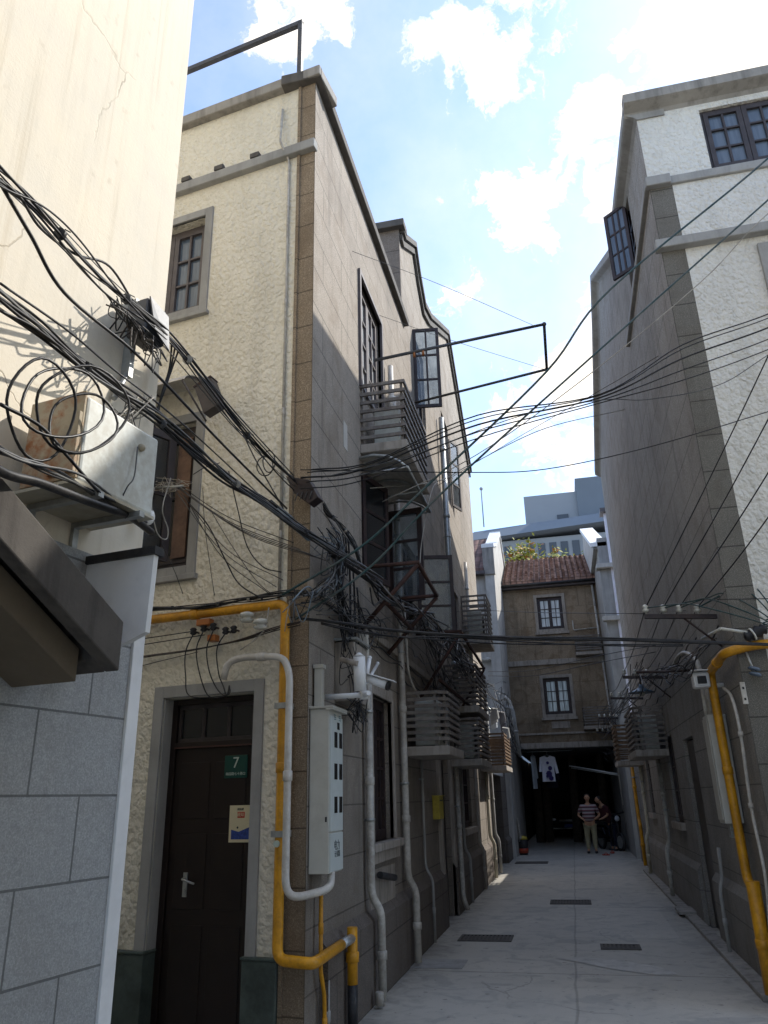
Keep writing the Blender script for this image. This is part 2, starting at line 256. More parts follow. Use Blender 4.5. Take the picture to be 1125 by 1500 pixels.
# ------------------------------------------------------------------ mesh builder
OFF={}
class MB:
    def __init__(s): s.v=[]; s.f=[]; s.sm=[]
    def add(s,vs,fs,sm=False):
        b=len(s.v); s.v+= [Vector(x) for x in vs]
        for f in fs: s.f.append([b+i for i in f]); s.sm.append(sm)
        return s
    def hexa(s,p):  # 8 points: bottom ring 0-3, top ring 4-7
        return s.add(p,[(0,3,2,1),(4,5,6,7),(0,1,5,4),(1,2,6,5),(2,3,7,6),(3,0,4,7)])
    def box(s,fr,u0,u1,v0,v1,n0,n1):
        return s.hexa([fr.P(u0,v0,n0),fr.P(u1,v0,n0),fr.P(u1,v0,n1),fr.P(u0,v0,n1),fr.P(u0,v1,n0),fr.P(u1,v1,n0),fr.P(u1,v1,n1),fr.P(u0,v1,n1)])
    def bx(s,x0,x1,y0,y1,z0,z1):
        return s.hexa([(x0,y0,z0),(x1,y0,z0),(x1,y1,z0),(x0,y1,z0),(x0,y0,z1),(x1,y0,z1),(x1,y1,z1),(x0,y1,z1)])
    def prism(s,pts,d):  # closed polygon (3D points) extruded along vector d
        n=len(pts); d=Vector(d); P=[Vector(p) for p in pts]
        return s.add(P+[p+d for p in P],[tuple(range(n))[::-1],tuple(range(n,2*n))]+[(i,(i+1)%n,n+(i+1)%n,n+i) for i in range(n)])
    def foot(s,pts,z0,z1): return s.prism([(x,y,z0) for x,y in pts],(0,0,z1-z0))
    def tube(s,pts,r,seg=8,closed=False,cap=True):
        P=[Vector(p) for p in pts]; Q=[P[0]]
        for p in P[1:]:
            if (p-Q[-1]).length>1e-5: Q.append(p)
        P=Q; n=len(P)
        if n<2: return s
        rr=r if isinstance(r,(list,tuple)) else [r]*n
        if len(rr)!=n: rr=[rr[0]]*n
        b=len(s.v); T0=(P[1]-P[0]).normalized(); a=T0.orthogonal().normalized(); prev=T0
        for i in range(n):
            if closed: T=(P[(i+1)%n]-P[i-1]).normalized()
            elif i==0: T=T0
            elif i==n-1: T=(P[-1]-P[-2]).normalized()
            else: T=((P[i+1]-P[i]).normalized()+(P[i]-P[i-1]).normalized()); T=T.normalized() if T.length>1e-6 else prev
            a=prev.rotation_difference(T)@a; a=(a-T*a.dot(T)).normalized(); c=T.cross(a); prev=T
            for k in range(seg):
                t=2*math.pi*k/seg; s.v.append(P[i]+(a*math.cos(t)+c*math.sin(t))*rr[i])
        for i in range(n if closed else n-1):
            j=(i+1)%n
            for k in range(seg):
                s.f.append([b+i*seg+k,b+i*seg+(k+1)%seg,b+j*seg+(k+1)%seg,b+j*seg+k]); s.sm.append(True)
        if cap and not closed:
            s.f.append([b+k for k in range(seg)][::-1]); s.sm.append(False)
            s.f.append([b+(n-1)*seg+k for k in range(seg)]); s.sm.append(False)
        return s
    def ball(s,c,r,sx=1,sy=1,sz=1,nu=10,nv=7):
        c=Vector(c); vs=[c+Vector((0,0,-r*sz))]
        for i in range(1,nv):
            t=-math.pi/2+math.pi*i/nv
            for k in range(nu):
                a=2*math.pi*k/nu; vs.append(c+Vector((r*sx*math.cos(t)*math.cos(a),r*sy*math.cos(t)*math.sin(a),r*sz*math.sin(t))))
        vs.append(c+Vector((0,0,r*sz))); fs=[]
        for k in range(nu): fs.append((0,1+(k+1)%nu,1+k)); fs.append((len(vs)-1,len(vs)-1-nu+k,len(vs)-1-nu+(k+1)%nu))
        for i in range(nv-2):
            for k in range(nu): fs.append((1+i*nu+k,1+i*nu+(k+1)%nu,1+(i+1)*nu+(k+1)%nu,1+(i+1)*nu+k))
        return s.add(vs,fs,True)
    def lathe(s,c,axis,prof,seg=12):
        axis=Vector(axis).normalized(); a=axis.orthogonal().normalized(); b=axis.cross(a); c=Vector(c)
        vs=[];n=len(prof)
        for h,r in prof:
            for k in range(seg):
                t=2*math.pi*k/seg; vs.append(c+axis*h+(a*math.cos(t)+b*math.sin(t))*r)
        fs=[(i*seg+k,i*seg+(k+1)%seg,(i+1)*seg+(k+1)%seg,(i+1)*seg+k) for i in range(n-1) for k in range(seg)]
        s.add(vs,fs,True); B=len(s.v)-len(vs)
        s.f.append([B+k for k in range(seg)][::-1]); s.sm.append(False); s.f.append([B+(n-1)*seg+k for k in range(seg)]); s.sm.append(False)
        return s
    def build(s,name,mat,parent=None,bevel=0,label=None,recalc=True):
        me=bpy.data.meshes.new(name)
        if parent is None:
            xs=[v.x for v in s.v]; ys=[v.y for v in s.v]; zs=[v.z for v in s.v]
            off=Vector(((min(xs)+max(xs))/2,(min(ys)+max(ys))/2,min(zs)))
        else: off=OFF[parent.name]
        me.from_pydata([v-off for v in s.v],[],s.f); me.update()
        me.polygons.foreach_set('use_smooth',s.sm)
        if recalc:
            bm=bmesh.new(); bm.from_mesh(me); bmesh.ops.recalc_face_normals(bm,faces=bm.faces); bm.to_mesh(me); bm.free()
        if mat: me.materials.append(MATS[mat] if isinstance(mat,str) else mat)
        o=bpy.data.objects.new(name,me); COL.objects.link(o)
        if parent is None: o.location=off
        else: o.parent=parent
        OFF[o.name]=off
        if bevel:
            b=o.modifiers.new('bevel','BEVEL'); b.width=bevel; b.segments=2; b.limit_method='ANGLE'; b.angle_limit=R(40); b.harden_normals=False
        if label: o['label']=label
        return o
def thing(name,label,cat,loc,group=None):
    o=bpy.data.objects.new(name,None); COL.objects.link(o); o.location=loc; o['label']=label; o['category']=cat
    if group: o['group']=group
    o.empty_display_size=.1
    OFF[o.name]=Vector(loc); return o
def tag(o,label,cat,group=None):
    o['label']=label; o['category']=cat
    if group: o['group']=group
    return o
def struct(o,kind='structure'): o['kind']=kind; return o
def facade(mb,fr,u0,u1,v0,top,holes=(),depth=.2,thick=.3,ends=(True,True),back=True):
    if not isinstance(top,(list,tuple)): top=[(u0,top),(u1,top)]
    def tv(u):
        for a,b in zip(top,top[1:]):
            if a[0]-1e-9<=u<=b[0]+1e-9: return a[1]+(b[1]-a[1])*((u-a[0])/(b[0]-a[0]) if b[0]>a[0] else 0)
        return top[-1][1]
    us={u0,u1}|{a for a,_ in top if u0<a<u1}
    for h in holes: us|={h[0],h[1]}
    us=sorted(x for x in us if u0-1e-9<=x<=u1+1e-9)
    def quad(*p): mb.add(p,[tuple(range(len(p)))])
    for a,b in zip(us,us[1:]):
        if b-a<1e-6: continue
        hs=sorted([(h[2],h[3]) for h in holes if h[0]<=a+1e-6 and h[1]>=b-1e-6])
        v=v0
        for h0,h1 in hs:
            if h0>v+1e-6: quad(fr.P(a,v),fr.P(b,v),fr.P(b,h0),fr.P(a,h0))
            v=h1
        quad(fr.P(a,v),fr.P(b,v),fr.P(b,tv(b)),fr.P(a,tv(a)))
        quad(fr.P(a,tv(a)),fr.P(b,tv(b)),fr.P(b,tv(b),-thick),fr.P(a,tv(a),-thick))
        if back: quad(fr.P(a,max(v0,tv(a)-1.2),-thick),fr.P(b,max(v0,tv(b)-1.2),-thick),fr.P(b,tv(b),-thick),fr.P(a,tv(a),-thick))
    for h in holes:
        a,b,c,d=h[:4]
        quad(fr.P(a,c),fr.P(a,d),fr.P(a,d,-depth),fr.P(a,c,-depth)); quad(fr.P(b,c),fr.P(b,d),fr.P(b,d,-depth),fr.P(b,c,-depth))
        quad(fr.P(a,d),fr.P(b,d),fr.P(b,d,-depth),fr.P(a,d,-depth))
        if c>v0+1e-6: quad(fr.P(a,c),fr.P(b,c),fr.P(b,c,-depth),fr.P(a,c,-depth))
    if ends[0]: quad(fr.P(u0,v0),fr.P(u0,tv(u0)),fr.P(u0,tv(u0),-thick),fr.P(u0,v0,-thick))
    if ends[1]: quad(fr.P(u1,v0),fr.P(u1,tv(u1)),fr.P(u1,tv(u1),-thick),fr.P(u1,v0,-thick))
    return mb
def ring(mb,fr,a,b,c,d,w,n0,n1,sill=True):
    mb.box(fr,a-w,a,c-(w if sill else 0),d+w,n0,n1); mb.box(fr,b,b+w,c-(w if sill else 0),d+w,n0,n1)
    mb.box(fr,a,b,d,d+w,n0,n1)
    if sill: mb.box(fr,a,b,c-w,c,n0,n1)
def window(parent,fr,a,b,c,d,n=-.12,leaves=2,cols=2,rows=3,frame='wood',glass='glass',fw=.045,lw=.05,mw=.022,dep=.05,sky=0):
    f=MB(); f.box(fr,a,a+fw,c,d,n-dep,n); f.box(fr,b-fw,b,c,d,n-dep,n); f.box(fr,a+fw,b-fw,d-fw,d,n-dep,n); f.box(fr,a+fw,b-fw,c,c+fw,n-dep,n)
    g=MB(); A=a+fw; W=(b-a-2*fw)/leaves; C=c+fw; Dd=d-fw
    for i in range(leaves):
        x0=A+i*W+.003; x1=A+(i+1)*W-.003; q=n+.012
        f.box(fr,x0,x0+lw,C,Dd,n-dep,q); f.box(fr,x1-lw,x1,C,Dd,n-dep,q); f.box(fr,x0+lw,x1-lw,Dd-lw,Dd,n-dep,q); f.box(fr,x0+lw,x1-lw,C,C+lw,n-dep,q)
        for k in range(1,cols):
            m=x0+lw+(x1-x0-2*lw)*k/cols; f.box(fr,m-mw/2,m+mw/2,C+lw,Dd-lw,n-dep+.01,q-.004)
        for k in range(1,rows):
            m=C+lw+(Dd-C-2*lw)*k/rows
            if sky and k==rows-1: m=Dd-lw-(Dd-C)*sky
            f.box(fr,x0+lw,x1-lw,m-mw/2,m+mw/2,n-dep+.008,q-.006)
        g.box(fr,x0+lw*.5,x1-lw*.5,C+lw*.5,Dd-lw*.5,n-.028,n-.02)
    w=f.build('window',frame,parent); g.build('pane',glass,w); return w
def leaf(parent,P0,udir,w,c,d,cols=1,rows=3,frame='iron',glass='gblue',st=.045,mw=.022,name='casement'):
    ud=Vector(udir).normalized(); fr=Fr((P0[0],P0[1],0),ud,(ud.y,-ud.x,0))
    f=MB(); f.box(fr,0,st,c,d,-.018,.018); f.box(fr,w-st,w,c,d,-.018,.018); f.box(fr,st,w-st,d-st,d,-.018,.018); f.box(fr,st,w-st,c,c+st,-.018,.018)
    for k in range(1,cols): m=st+(w-2*st)*k/cols; f.box(fr,m-mw/2,m+mw/2,c+st,d-st,-.012,.012)
    for k in range(1,rows): m=c+st+(d-c-2*st)*k/rows; f.box(fr,st,w-st,m-mw/2,m+mw/2,-.013,.013)
    g=MB(); g.box(fr,st*.6,w-st*.6,c+st*.6,d-st*.6,-.003,.003)
    o=f.build(name,frame,parent); g.build('pane',glass,o); return o
def bez(pts,b=.06,n=5):
    P=[Vector(p) for p in pts]; out=[P[0]]
    for i in range(1,len(P)-1):
        a,c=P[i-1]-P[i],P[i+1]-P[i]; la=min(b,a.length*.45); lc=min(b,c.length*.45)
        A=P[i]+a.normalized()*la; C=P[i]+c.normalized()*lc
        for k in range(n+1):
            t=k/n; out.append(A*(1-t)**2+P[i]*2*t*(1-t)+C*t*t)
    out.append(P[-1]); return out
def catm(P,n=6):
    P=[Vector(p) for p in P]
    if len(P)<3: 
        return [P[0].lerp(P[-1],i/n) for i in range(n+1)]
    Q=[P[0]*2-P[1]]+P+[P[-1]*2-P[-2]]; out=[]
    for i in range(1,len(Q)-2):
        a,b,c,d=Q[i-1:i+3]
        for k in range(n):
            t=k/n; out.append(.5*((2*b)+(c-a)*t+(2*a-5*b+4*c-d)*t*t+(3*b-a-3*c+d)*t**3))
    out.append(P[-1]); return out
def wpts(sp):
    """end points lie on surveyed walls; loose middle points hang in the vertical plane through the ends"""
    out=[None]*len(sp); known=[i for i,s in enumerate(sp) if len(s)>2]
    for i in known: out[i]=pt(sp[i])
    for a,b in zip(known,known[1:]):
        A,B=out[a],out[b]; h=(B-A); h.z=0; nrm=Vector((h.y,-h.x,0)).normalized()
        for i in range(a+1,b):
            d=ray(*sp[i]); den=d.dot(nrm); out[i]=CC+d*((A-CC).dot(nrm)/den)
    return out
GAS=[]
def wire(label,sp,r=.005,mat='cab',name='overhead_wire',cat='wire',group='wires strung across the lane',seg=5,n=8,extra=0,spread=.02,twist=0):
    P=catm(wpts(sp),n); mb=MB(); mb.tube(P,r,seg); mg=MB()
    for k in range(extra):
        ph=random.uniform(0,6.28); fq=random.uniform(.5,1.6); ox,oz=random.uniform(-1,1)*spread,random.uniform(-1,1)*spread; oy=random.uniform(-1,1)*spread
        m=len(P); Q=[p+Vector((ox,oy,oz))*(.5+.5*math.sin(i/m*6.28*fq+ph))+Vector((0,0,spread*.8*math.sin(i/m*9*fq+ph*2))) for i,p in enumerate(P)]
        if k%3==2: mg.tube(Q,r*random.uniform(.4,.8),seg)
        else: mb.tube(Q,r*random.uniform(.5,1.),seg)
    o=tag(mb.build(name,mat,recalc=False),label,cat,group)
    if mg.v: mg.build('thin_strands','cabg' if mat=='cab' else 'cab',o,recalc=False)
    if extra>=4:
        for k in range(1,5):
            i=int(len(P)*(k+.6)/5.6); i=min(max(i,1),len(P)-2); d=(P[i+1]-P[i-1]).normalized(); c=P[i]; w=MB()
            w.lathe(c-d*.012,d,[(0,spread*.4+r),(.020,spread*.4+r)],9); a=d.orthogonal().normalized(); w.tube([c+a*(spread*.6),c+a*(spread*.6+.04)-Vector((0,0,.05))],.003,4)
            w.build('cable_tie',['cabw','black','cabg'][k%3],o)
    return o
def text(parent,body,fr,u,v,n,size,mat,name='lettering',flip=False,ext=.001):
    c=bpy.data.curves.new(name,'FONT'); c.body=body; c.size=size; c.extrude=ext; c.align_x='CENTER'; c.align_y='CENTER'
    o=bpy.data.objects.new(name,c); COL.objects.link(o); bpy.context.view_layer.update()
    me=bpy.data.meshes.new_from_object(o.evaluated_get(bpy.context.evaluated_depsgraph_get())); bpy.data.objects.remove(o)
    un=fr.n.cross(Vector((0,0,1)))*-1  # screen right when facing the wall
    un=Vector((0,0,1)).cross(fr.n)
    m3=Matrix((un,Vector((0,0,1)),fr.n)).transposed().to_4x4(); m3.translation=fr.P(u,v,n)-OFF[parent.name]
    me.transform(m3); me.materials.clear(); me.materials.append(MATS[mat])
    o=bpy.data.objects.new(name,me); COL.objects.link(o); o.parent=parent; OFF[o.name]=OFF[parent.name]; return o
# ================================================================== SETTING
g=MB(); g.add([(-400,-60,-.004),(400,-60,-.004),(400,700,-.004),(-400,700,-.004)],[(0,1,2,3)])
struct(g.build('ground','ground'))
g=MB(); g.add([(-9,-6,0),(9,-6,0),(9,46,0),(-9,46,0)],[(0,1,2,3)])
struct(g.build('alley_pavement','ground'))
# ------------------------------------------------------------------ near cream building (left edge)
def Np(u,n=0): p=N.P(u,0,n); return (p.x,p.y)
A=thing('cream_building','smooth cream plastered building at the left edge with grey stone tiles below','building',N.P(0,0,0))
w=MB(); w.foot([Np(0),Np(-11),Np(-11,-9),Np(0,-9)],0,11.5); w.build('wall','plaster',A)
w=MB(); w.foot([Np(-.045,.03),Np(-8,.03),Np(-8,.001),Np(-.045,.001)],.0,2.60); w.build('tile_cladding','tile',A)
w=MB(); w.foot([Np(.03,.045),Np(-.045,.045),Np(-.045,-.04),Np(.03,-.04)],0,2.42); w.build('corner_trim','white',A,bevel=.003)
w=MB(); w.foot([Np(.15,.2),Np(-11.1,.2),Np(-11.1,-9),Np(.15,-9)],11.5,11.7); w.build('roof','conc',A)
# signboard standing out from the wall corner
q=N.px(113,880); SG=Fr((q.x,q.y,0),-D.u,D.n)
ur,vt=SG.uv(226,812); _,vb=SG.uv(220,925)
S=thing('signboard','blank white signboard with a black top edge, above the grey stone tiles','signboard',SG.P(0,vb,0))
w=MB(); b0=SG.uv(181,943); w.prism([SG.P(0,b0[1]-.03,0),SG.P(b0[0],b0[1],0),SG.P(ur-.01,vb,0),SG.P(ur,vt,0),SG.P(0,vt,0)],SG.n*-.03); w.build('board','white',S,bevel=.002)
w=MB(); w.box(SG,-.02,ur+.012,vt,vt+.035,-.05,.012); w.build('top_edge','black',S)
# house block added out of view beside the viewer to shade the near ground
S=thing('lane_house','unseen cream house block added right of the viewer to shade the near ground','house',(1.75,0,0))
w=MB(); w.bx(1.75,9,-12,3.3,0,8.0); w.build('wall','cream2',S); w=MB(); w.bx(1.6,9.1,-12.1,3.4,8.0,8.15); w.build('roof','conc',S)
# ------------------------------------------------------------------ concrete canopy close above the viewer
S=thing('door_canopy','heavy brown stained concrete canopy jutting in from the left edge above the grey tiles','canopy',N.P(-.59,1.9,.4))
def slope_box(mb,ua,ub,n0,n1,z0,z1,ur=-.59,sl=.55):
    f=lambda u,z: z+sl*(ur-u)
    mb.hexa([N.P(ub,f(ub,z0),n0),N.P(ua,f(ua,z0),n0),N.P(ua,f(ua,z0),n1),N.P(ub,f(ub,z0),n1),N.P(ub,f(ub,z1),n0),N.P(ua,f(ua,z1),n0),N.P(ua,f(ua,z1),n1),N.P(ub,f(ub,z1),n1)])
w=MB(); slope_box(w,-.59,-3.6,.385,.45,2.02,2.205); slope_box(w,-.60,-3.6,.03,.385,2.12,2.195); slope_box(w,-.59,-.66,.03,.385,2.02,2.12,sl=.55); w.build('fascia','canopy',S,bevel=.006)
w=MB(); slope_box(w,-.685,-3.6,.03,.34,1.925,2.045); w.build('soffit','soffit',S,bevel=.005)
# ------------------------------------------------------------------ AC unit on the cream wall
c0=N.uv(113,702,.36); c1=N.uv(228,655,.36)
S=thing('air_conditioner','grubby white air conditioner with a rusted side, on the cream wall above the canopy','air conditioner',N.P(-.3,2.8,.2))
ua,ub=-.655,-.145; za,zb=2.80,3.22
ua,za=N.uv(114,703,.34); ub,_=N.uv(228,700,.34); _,zb=N.uv(147,590,.34)
w=MB(); w.box(N,ua,ub,za,zb,.06,.34); w.build('casing','acw',S,bevel=.012)
w=MB(); w.box(N,ua-.012,ua-.001,za+.01,zb+.02,.05,.335); w.box(N,ua-.03,ua-.012,za+.03,zb-.08,.2,.335); w.build('rusty_side_panel','rustboard',S,bevel=.003)
w=MB(); w.box(N,ua-.02,ub+.005,za-.014,za-.001,.0,.345); w.build('base_pan','acb',S)
for u in (ua+.1,ub-.1):
    w=MB(); w.box(N,u-.015,u+.015,za-.04,za-.015,0,.37); w.box(N,u-.015,u+.015,za-.2,za-.04,0,.02); w.build('bracket','zinc',S)
w=MB(); w.tube(catm([N.P(ua+.3,zb-.1,.35),N.P(ua+.28,zb-.25,.365),N.P(ua+.25,za+.06,.36),N.P(ua+.27,za-.02,.3)]),.003,6); w.build('drain_hose','cabg',S)
w=MB(); w.ball(N.P(ua+.33,zb-.09,.345),.018); w.build('screw_cap','acb',S)
# terminal box at the corner of the cream wall
tb=N.uv(222,478,.12)
S=thing('junction_box','torn grey metal terminal box where the upper cable bundle meets the cream wall corner','junction box',N.P(tb[0],tb[1]-.15,.02),'cable junction boxes')
w=MB(); w.box(N,tb[0]-.10,tb[0]+.05,tb[1]-.11,tb[1]+.10,.05,.17); w.build('housing','steel',S,bevel=.01)
w=MB(); w.prism([N.P(tb[0]-.10,tb[1]+.1,.175),N.P(tb[0]+.05,tb[1]+.07,.175),N.P(tb[0]+.06,tb[1]-.13,.19),N.P(tb[0]-.07,tb[1]-.09,.2)],N.n*.008); w.build('lid','steel',S)
w=MB(); w.box(N,tb[0]-.05,tb[0]-.02,tb[1]-.3,tb[1]+.16,0,.05); w.tube([N.P(tb[0]-.04,tb[1]-.28,.03),N.P(tb[0]-.1,tb[1]-.45,.02)],.015,6); w.build('bracket','zinc',S)
# ------------------------------------------------------------------ HOUSE WITH NUMBER 7 (middle left)
H=thing('lane_house','corner lane house with number 7 door, rough cream stucco end and pebbledash flank','house',(XL-.5,YC+.5,0))
HW=[( .44,1.25,0,2.33),(1.20,2.05,5.98,7.06),(1.13,2.0,3.40,4.74)]
w=MB(); facade(w,D,.185,9,0,8.34,HW,.17,.3,(False,True),False); w.build('stucco_wall','cream',H,recalc=False)
LWIN={'ground':(7.12,7.98,1.19,2.5),'second':(6.95,8.15,3.62,4.72),'top':(6.97,8.0,5.78,7.22),'door2':(11.0,11.9,0,2.15),'g2':(13.25,14.5,1.08,2.15),'open2':(9.0,9.9,3.6,4.7),'up2':(10.45,11.4,7.35,8.75),'up3':(13.35,14.25,7.0,8.8),'mid3':(13.3,14.4,3.7,5.2)}
out=[L.uv(*q,.08) for q in [(584,312),(592,341),(610,361),(616,403),(624,449),(632,465),(658,489),(662,514),(691,691)]]
YE=18.1
out[-1]=(YE,out[-1][1]); out[0]=(9.6,out[0][1])
out=[out[0]]+[p for i,p in enumerate(out[1:],1)]
fix=[out[0]]
for p in out[1:]: fix.append((max(p[0],fix[-1][0]+.12),p[1]))
out=fix
w=MB(); facade(w,L,YC,9.6,0,8.34,[LWIN[k] for k in('ground','second','top','open2')][:3]+[(9.0,9.6,3.6,4.7)],.12,.3,(False,False),False)
facade(w,L,9.6,YE,0,out,[LWIN[k] for k in('door2','g2','up2','up3','mid3')]+[(9.6,9.9,3.6,4.7)],.12,.42)
w.build('pebbledash_wall','ashL',H,recalc=False)
w=MB(); w.foot([(XL-.29,YC+.37),(XL-.29,YE-.01),(XL-9,YE-.01),(XL-9,YC+1.6)],0,8.15); w.build('inner_wall','dark',H)
# corner pilaster on the stucco side
w=MB(); facade(w,D,0,.185,0,8.34,(),.1,.1,(False,False),False); w.box(D,.155,.185,0,8.33,-.02,.018); w.build('pilaster','pil',H,recalc=False)
# cornice band + coping
w=MB(); w.box(D,-.02,9,7.43,7.54,-.02,.065); w.build('cornice','cgrey',H,bevel=.01)
w=MB(); w.box(D,-.08,9,8.34,8.465,-.35,.08); w.build('coping','conc',H,bevel=.012)
w=MB(); w.box(L,YC-.065,9.72,8.332,8.458,-.35,.075); w.build('coping','cdark',H,bevel=.01)
w=MB()
for a,b in zip(out,out[1:]):
    pa,pb=L.P(a[0],a[1]-.02,.0),L.P(b[0],b[1]-.02,.0); X=L.n
    q=[pa+X*.02,pb+X*.02,pb+X*.09,pa+X*.09]; s_=Vector((0,0,.11)); w.hexa([x-X*0+Vector((0,0,0)) for x in [q[0]-X*.5,q[1]-X*.5,q[2],q[3]]]+[x+s_ for x in [q[0]-X*.5,q[1]-X*.5,q[2],q[3]]])
    w.hexa([x-Vector((0,0,.14)) for x in [q[0]-X*.01,q[1]-X*.01,q[1]+X*.03,q[0]+X*.03]]+[x-Vector((0,0,.03)) for x in [q[0]-X*.01,q[1]-X*.01,q[1]+X*.03,q[0]+X*.03]])
w.build('gable_coping','cdark',H)
w=MB(); w.bx(XL-.05-.36,XL-.002,9.56,9.9,8.48,out[0][1]+.02); w.build('gable_pier','ashB',H)
w=MB(); w.bx(XL-.5,XL+.10,9.46,9.75,out[0][1]+.02,out[0][1]+.15); w.build('pier_cap','cdark',H,bevel=.01)
w=MB(); lo=[L.P(u,v-.45,-.45) for u,v in out]; w.prism(lo+[L.P(YE,8.1,-.45),L.P(9.6,8.1,-.45)],(-8,0,0)); w.build('roof','rtile2',H)
w=MB(); w.foot([(XL-.32,YC+.36),(XL-.32,9.6),(XL-9,9.6),(XL-9,YC+1.6)],8.15,8.3); w.build('flat_roof','conc',H)
# roof railing
rv=D.uv(440,30,-.1); r0=D.uv(268,104,-.1)
S=thing('roof_railing','plain grey pipe railing standing on the roof of the number 7 house','railing',D.P(rv[0],8.46,-.1))
w=MB(); u=rv[0]; sl=(r0[1]-rv[1])/(r0[0]-rv[0])
w.box(D,u-.025,u+.025,8.46,rv[1],-.14,-.09); w.build('post','steel',S,bevel=.004)
w=MB(); w.hexa([D.P(u-.025,rv[1]-.055,-.14),D.P(6,rv[1]-.055+sl*(6-u)*.6,-.14),D.P(6,rv[1]-.055+sl*(6-u)*.6,-.09),D.P(u-.025,rv[1]-.055,-.09),D.P(u-.025,rv[1],-.14),D.P(6,rv[1]+sl*(6-u)*.6,-.14),D.P(6,rv[1]+sl*(6-u)*.6,-.09),D.P(u-.025,rv[1],-.09)]); w.build('rail','steel',S)
w=MB(); w.box(D,5.0,5.05,8.46,rv[1]+sl*3-.02,-.14,-.09); w.build('post','steel',S)
# broken bricks on the cornice
for k,(x,y) in enumerate([(374,238),(321,258),(273,273)]):
    u,v=D.uv(x,y,.04); w=MB(); rot=random.uniform(-.3,.3); w.box(D,u-.05,u+.05,7.545,7.60,.0,.07); w.box(D,u-.02+rot*.1,u+.035,7.60,7.625,.01,.05)
    tag(w.build('brick','cdark',None,bevel=.004),['loose brick on the cornice nearest the corner pilaster','loose brick on the cornice in the middle of three','loose brick on the cornice nearest the cream building'][k],'brick','bricks lying on the cornice')
# windows on stucco side
w=MB(); ring(w,D,1.20,2.05,5.98,7.06,.085,-.02,.02); w.box(D,1.09,2.15,5.86,5.90,-.02,.045); w.build('window_surround','cgrey',H,bevel=.006)
window(H,D,1.20,2.05,5.98,7.06,-.1,2,2,3,'wood2','gblue',.05,.05)
w=MB(); ring(w,D,1.13,2.0,3.40,4.74,.085,-.02,.02); w.box(D,1.02,2.1,3.27,3.32,-.02,.045); w.build('window_surround','cgrey',H,bevel=.006)
wo=window(H,D,1.13,2.0,3.40,4.74,-.08,2,1,2,'wood','gdark',.06,.07)
w=MB(); w.box(D,1.2,1.34,3.5,4.62,-.06,-.045); w.box(D,1.5,1.62,3.5,4.62,-.06,-.045); w.build('inner_board','wood3',wo)
lf=leaf(H,D.P(1.33,0,.02),D.n*1+D.u*.35,.42,3.45,4.62,1,2,'wood','gdark',.07,.03)
# curved glass awning above it
S=thing('window_awning','small curved translucent awning on thin rods above the brown lower window','awning',D.P(1.5,4.85,.1))
w=MB(); 
for k in range(7):
    t=k/6
pr=[(math.sin(t*1.2)*.38,4.98+.10*math.cos(t*1.6)) for t in [i/7*1.25 for i in range(8)]]
for a,b in zip(pr,pr[1:]): w.hexa([D.P(1.02,a[1],a[0]),D.P(2.1,a[1],a[0]),D.P(2.1,b[1],b[0]),D.P(1.02,b[1],b[0]),D.P(1.02,a[1]+.006,a[0]),D.P(2.1,a[1]+.006,a[0]),D.P(2.1,b[1]+.006,b[0]),D.P(1.02,b[1]+.006,b[0])])
w.build('sheet','pvc2',S)
for u in (1.04,1.55,2.08):
    w=MB(); w.tube([D.P(u,a[1]-.012,a[0]) for a in pr],.009,6); w.tube([D.P(u,4.72,0),D.P(u,pr[-1][1]-.012,pr[-1][0])],.009,6); w.build('rod','wood2',S)
# door 7
w=MB(); w.box(D,.36,.44,.58,2.42,-.01,.022); w.box(D,1.25,1.335,.58,2.42,-.01,.022); w.box(D,.44,1.25,2.33,2.42,-.01,.022)
w.box(D,.442,.452,.58,2.325,-.165,.0); w.box(D,1.238,1.248,.58,2.325,-.165,0); w.build('door_surround','cgrey',H,bevel=.006)
w=MB(); w.box(D,.19,.452,0,.58,-.165,.035); w.box(D,1.238,9,0,.58,-.165,.035); w.box(D,.175,.46,.58,.60,-.165,.045); w.box(D,1.23,9,.58,.60,-.165,.045); w.build('plinth','plinth',H,bevel=.008)
w=MB(); w.box(D,.452,.50,0,2.325,-.165,-.1); w.box(D,1.19,1.238,0,2.325,-.165,-.1); w.box(D,.50,1.19,2.28,2.325,-.165,-.1); w.box(D,.50,1.19,1.96,2.0,-.165,-.09)
w.box(D,.5,1.19,0,.02,-.165,-.09); w.build('door_frame','door',H,bevel=.004)
w=MB(); w.box(D,.503,1.187,.02,1.955,-.15,-.118)
for a,b in ((.56,.82),(.87,1.13)):
    for c,d in ((.15,.75),(.85,1.35),(1.45,1.85)): w.box(D,a,b,c,d,-.118,-.112)
dr=w.build('door','door',H,bevel=.004)
w=MB(); w.box(D,.5,1.19,1.955,1.965,-.11,-.085); w.build('door_rail','door2',H)
w=MB()
for a,b in ((.53,.72),(.745,.945),(.97,1.16)): w.box(D,a,b,2.03,2.25,-.14,-.135)
tr=w.build('transom_pane','gdark',H)
w=MB()
for a in (.505,.72,.945,1.16): w.box(D,a,a+.025,2.0,2.28,-.145,-.12)
w.box(D,.505,1.185,2.0,2.03,-.145,-.12); w.box(D,.505,1.185,2.25,2.28,-.145,-.12); w.build('transom_frame','wood',H)
w=MB(); w.box(D,1.01,1.045,.93,1.09,-.112,-.104); w.tube(bez([D.P(1.028,1.05,-.104),D.P(1.028,1.05,-.06),D.P(.92,1.02,-.06)],.015),.008,6); w.lathe(D.P(1.028,.97,-.104),D.n,[(0,.013),(.008,.011)]); w.build('handle','zinc',dr)
pl=D.uv(329,1107,-.1); ph=D.uv(361,1139,-.1)
w=MB(); w.box(D,ph[0],pl[0],ph[1],pl[1],-.112,-.106); pm=w.build('number_plate','plate',dr,bevel=.002)
cu=(ph[0]+pl[0])/2; cz=(ph[1]+pl[1])/2
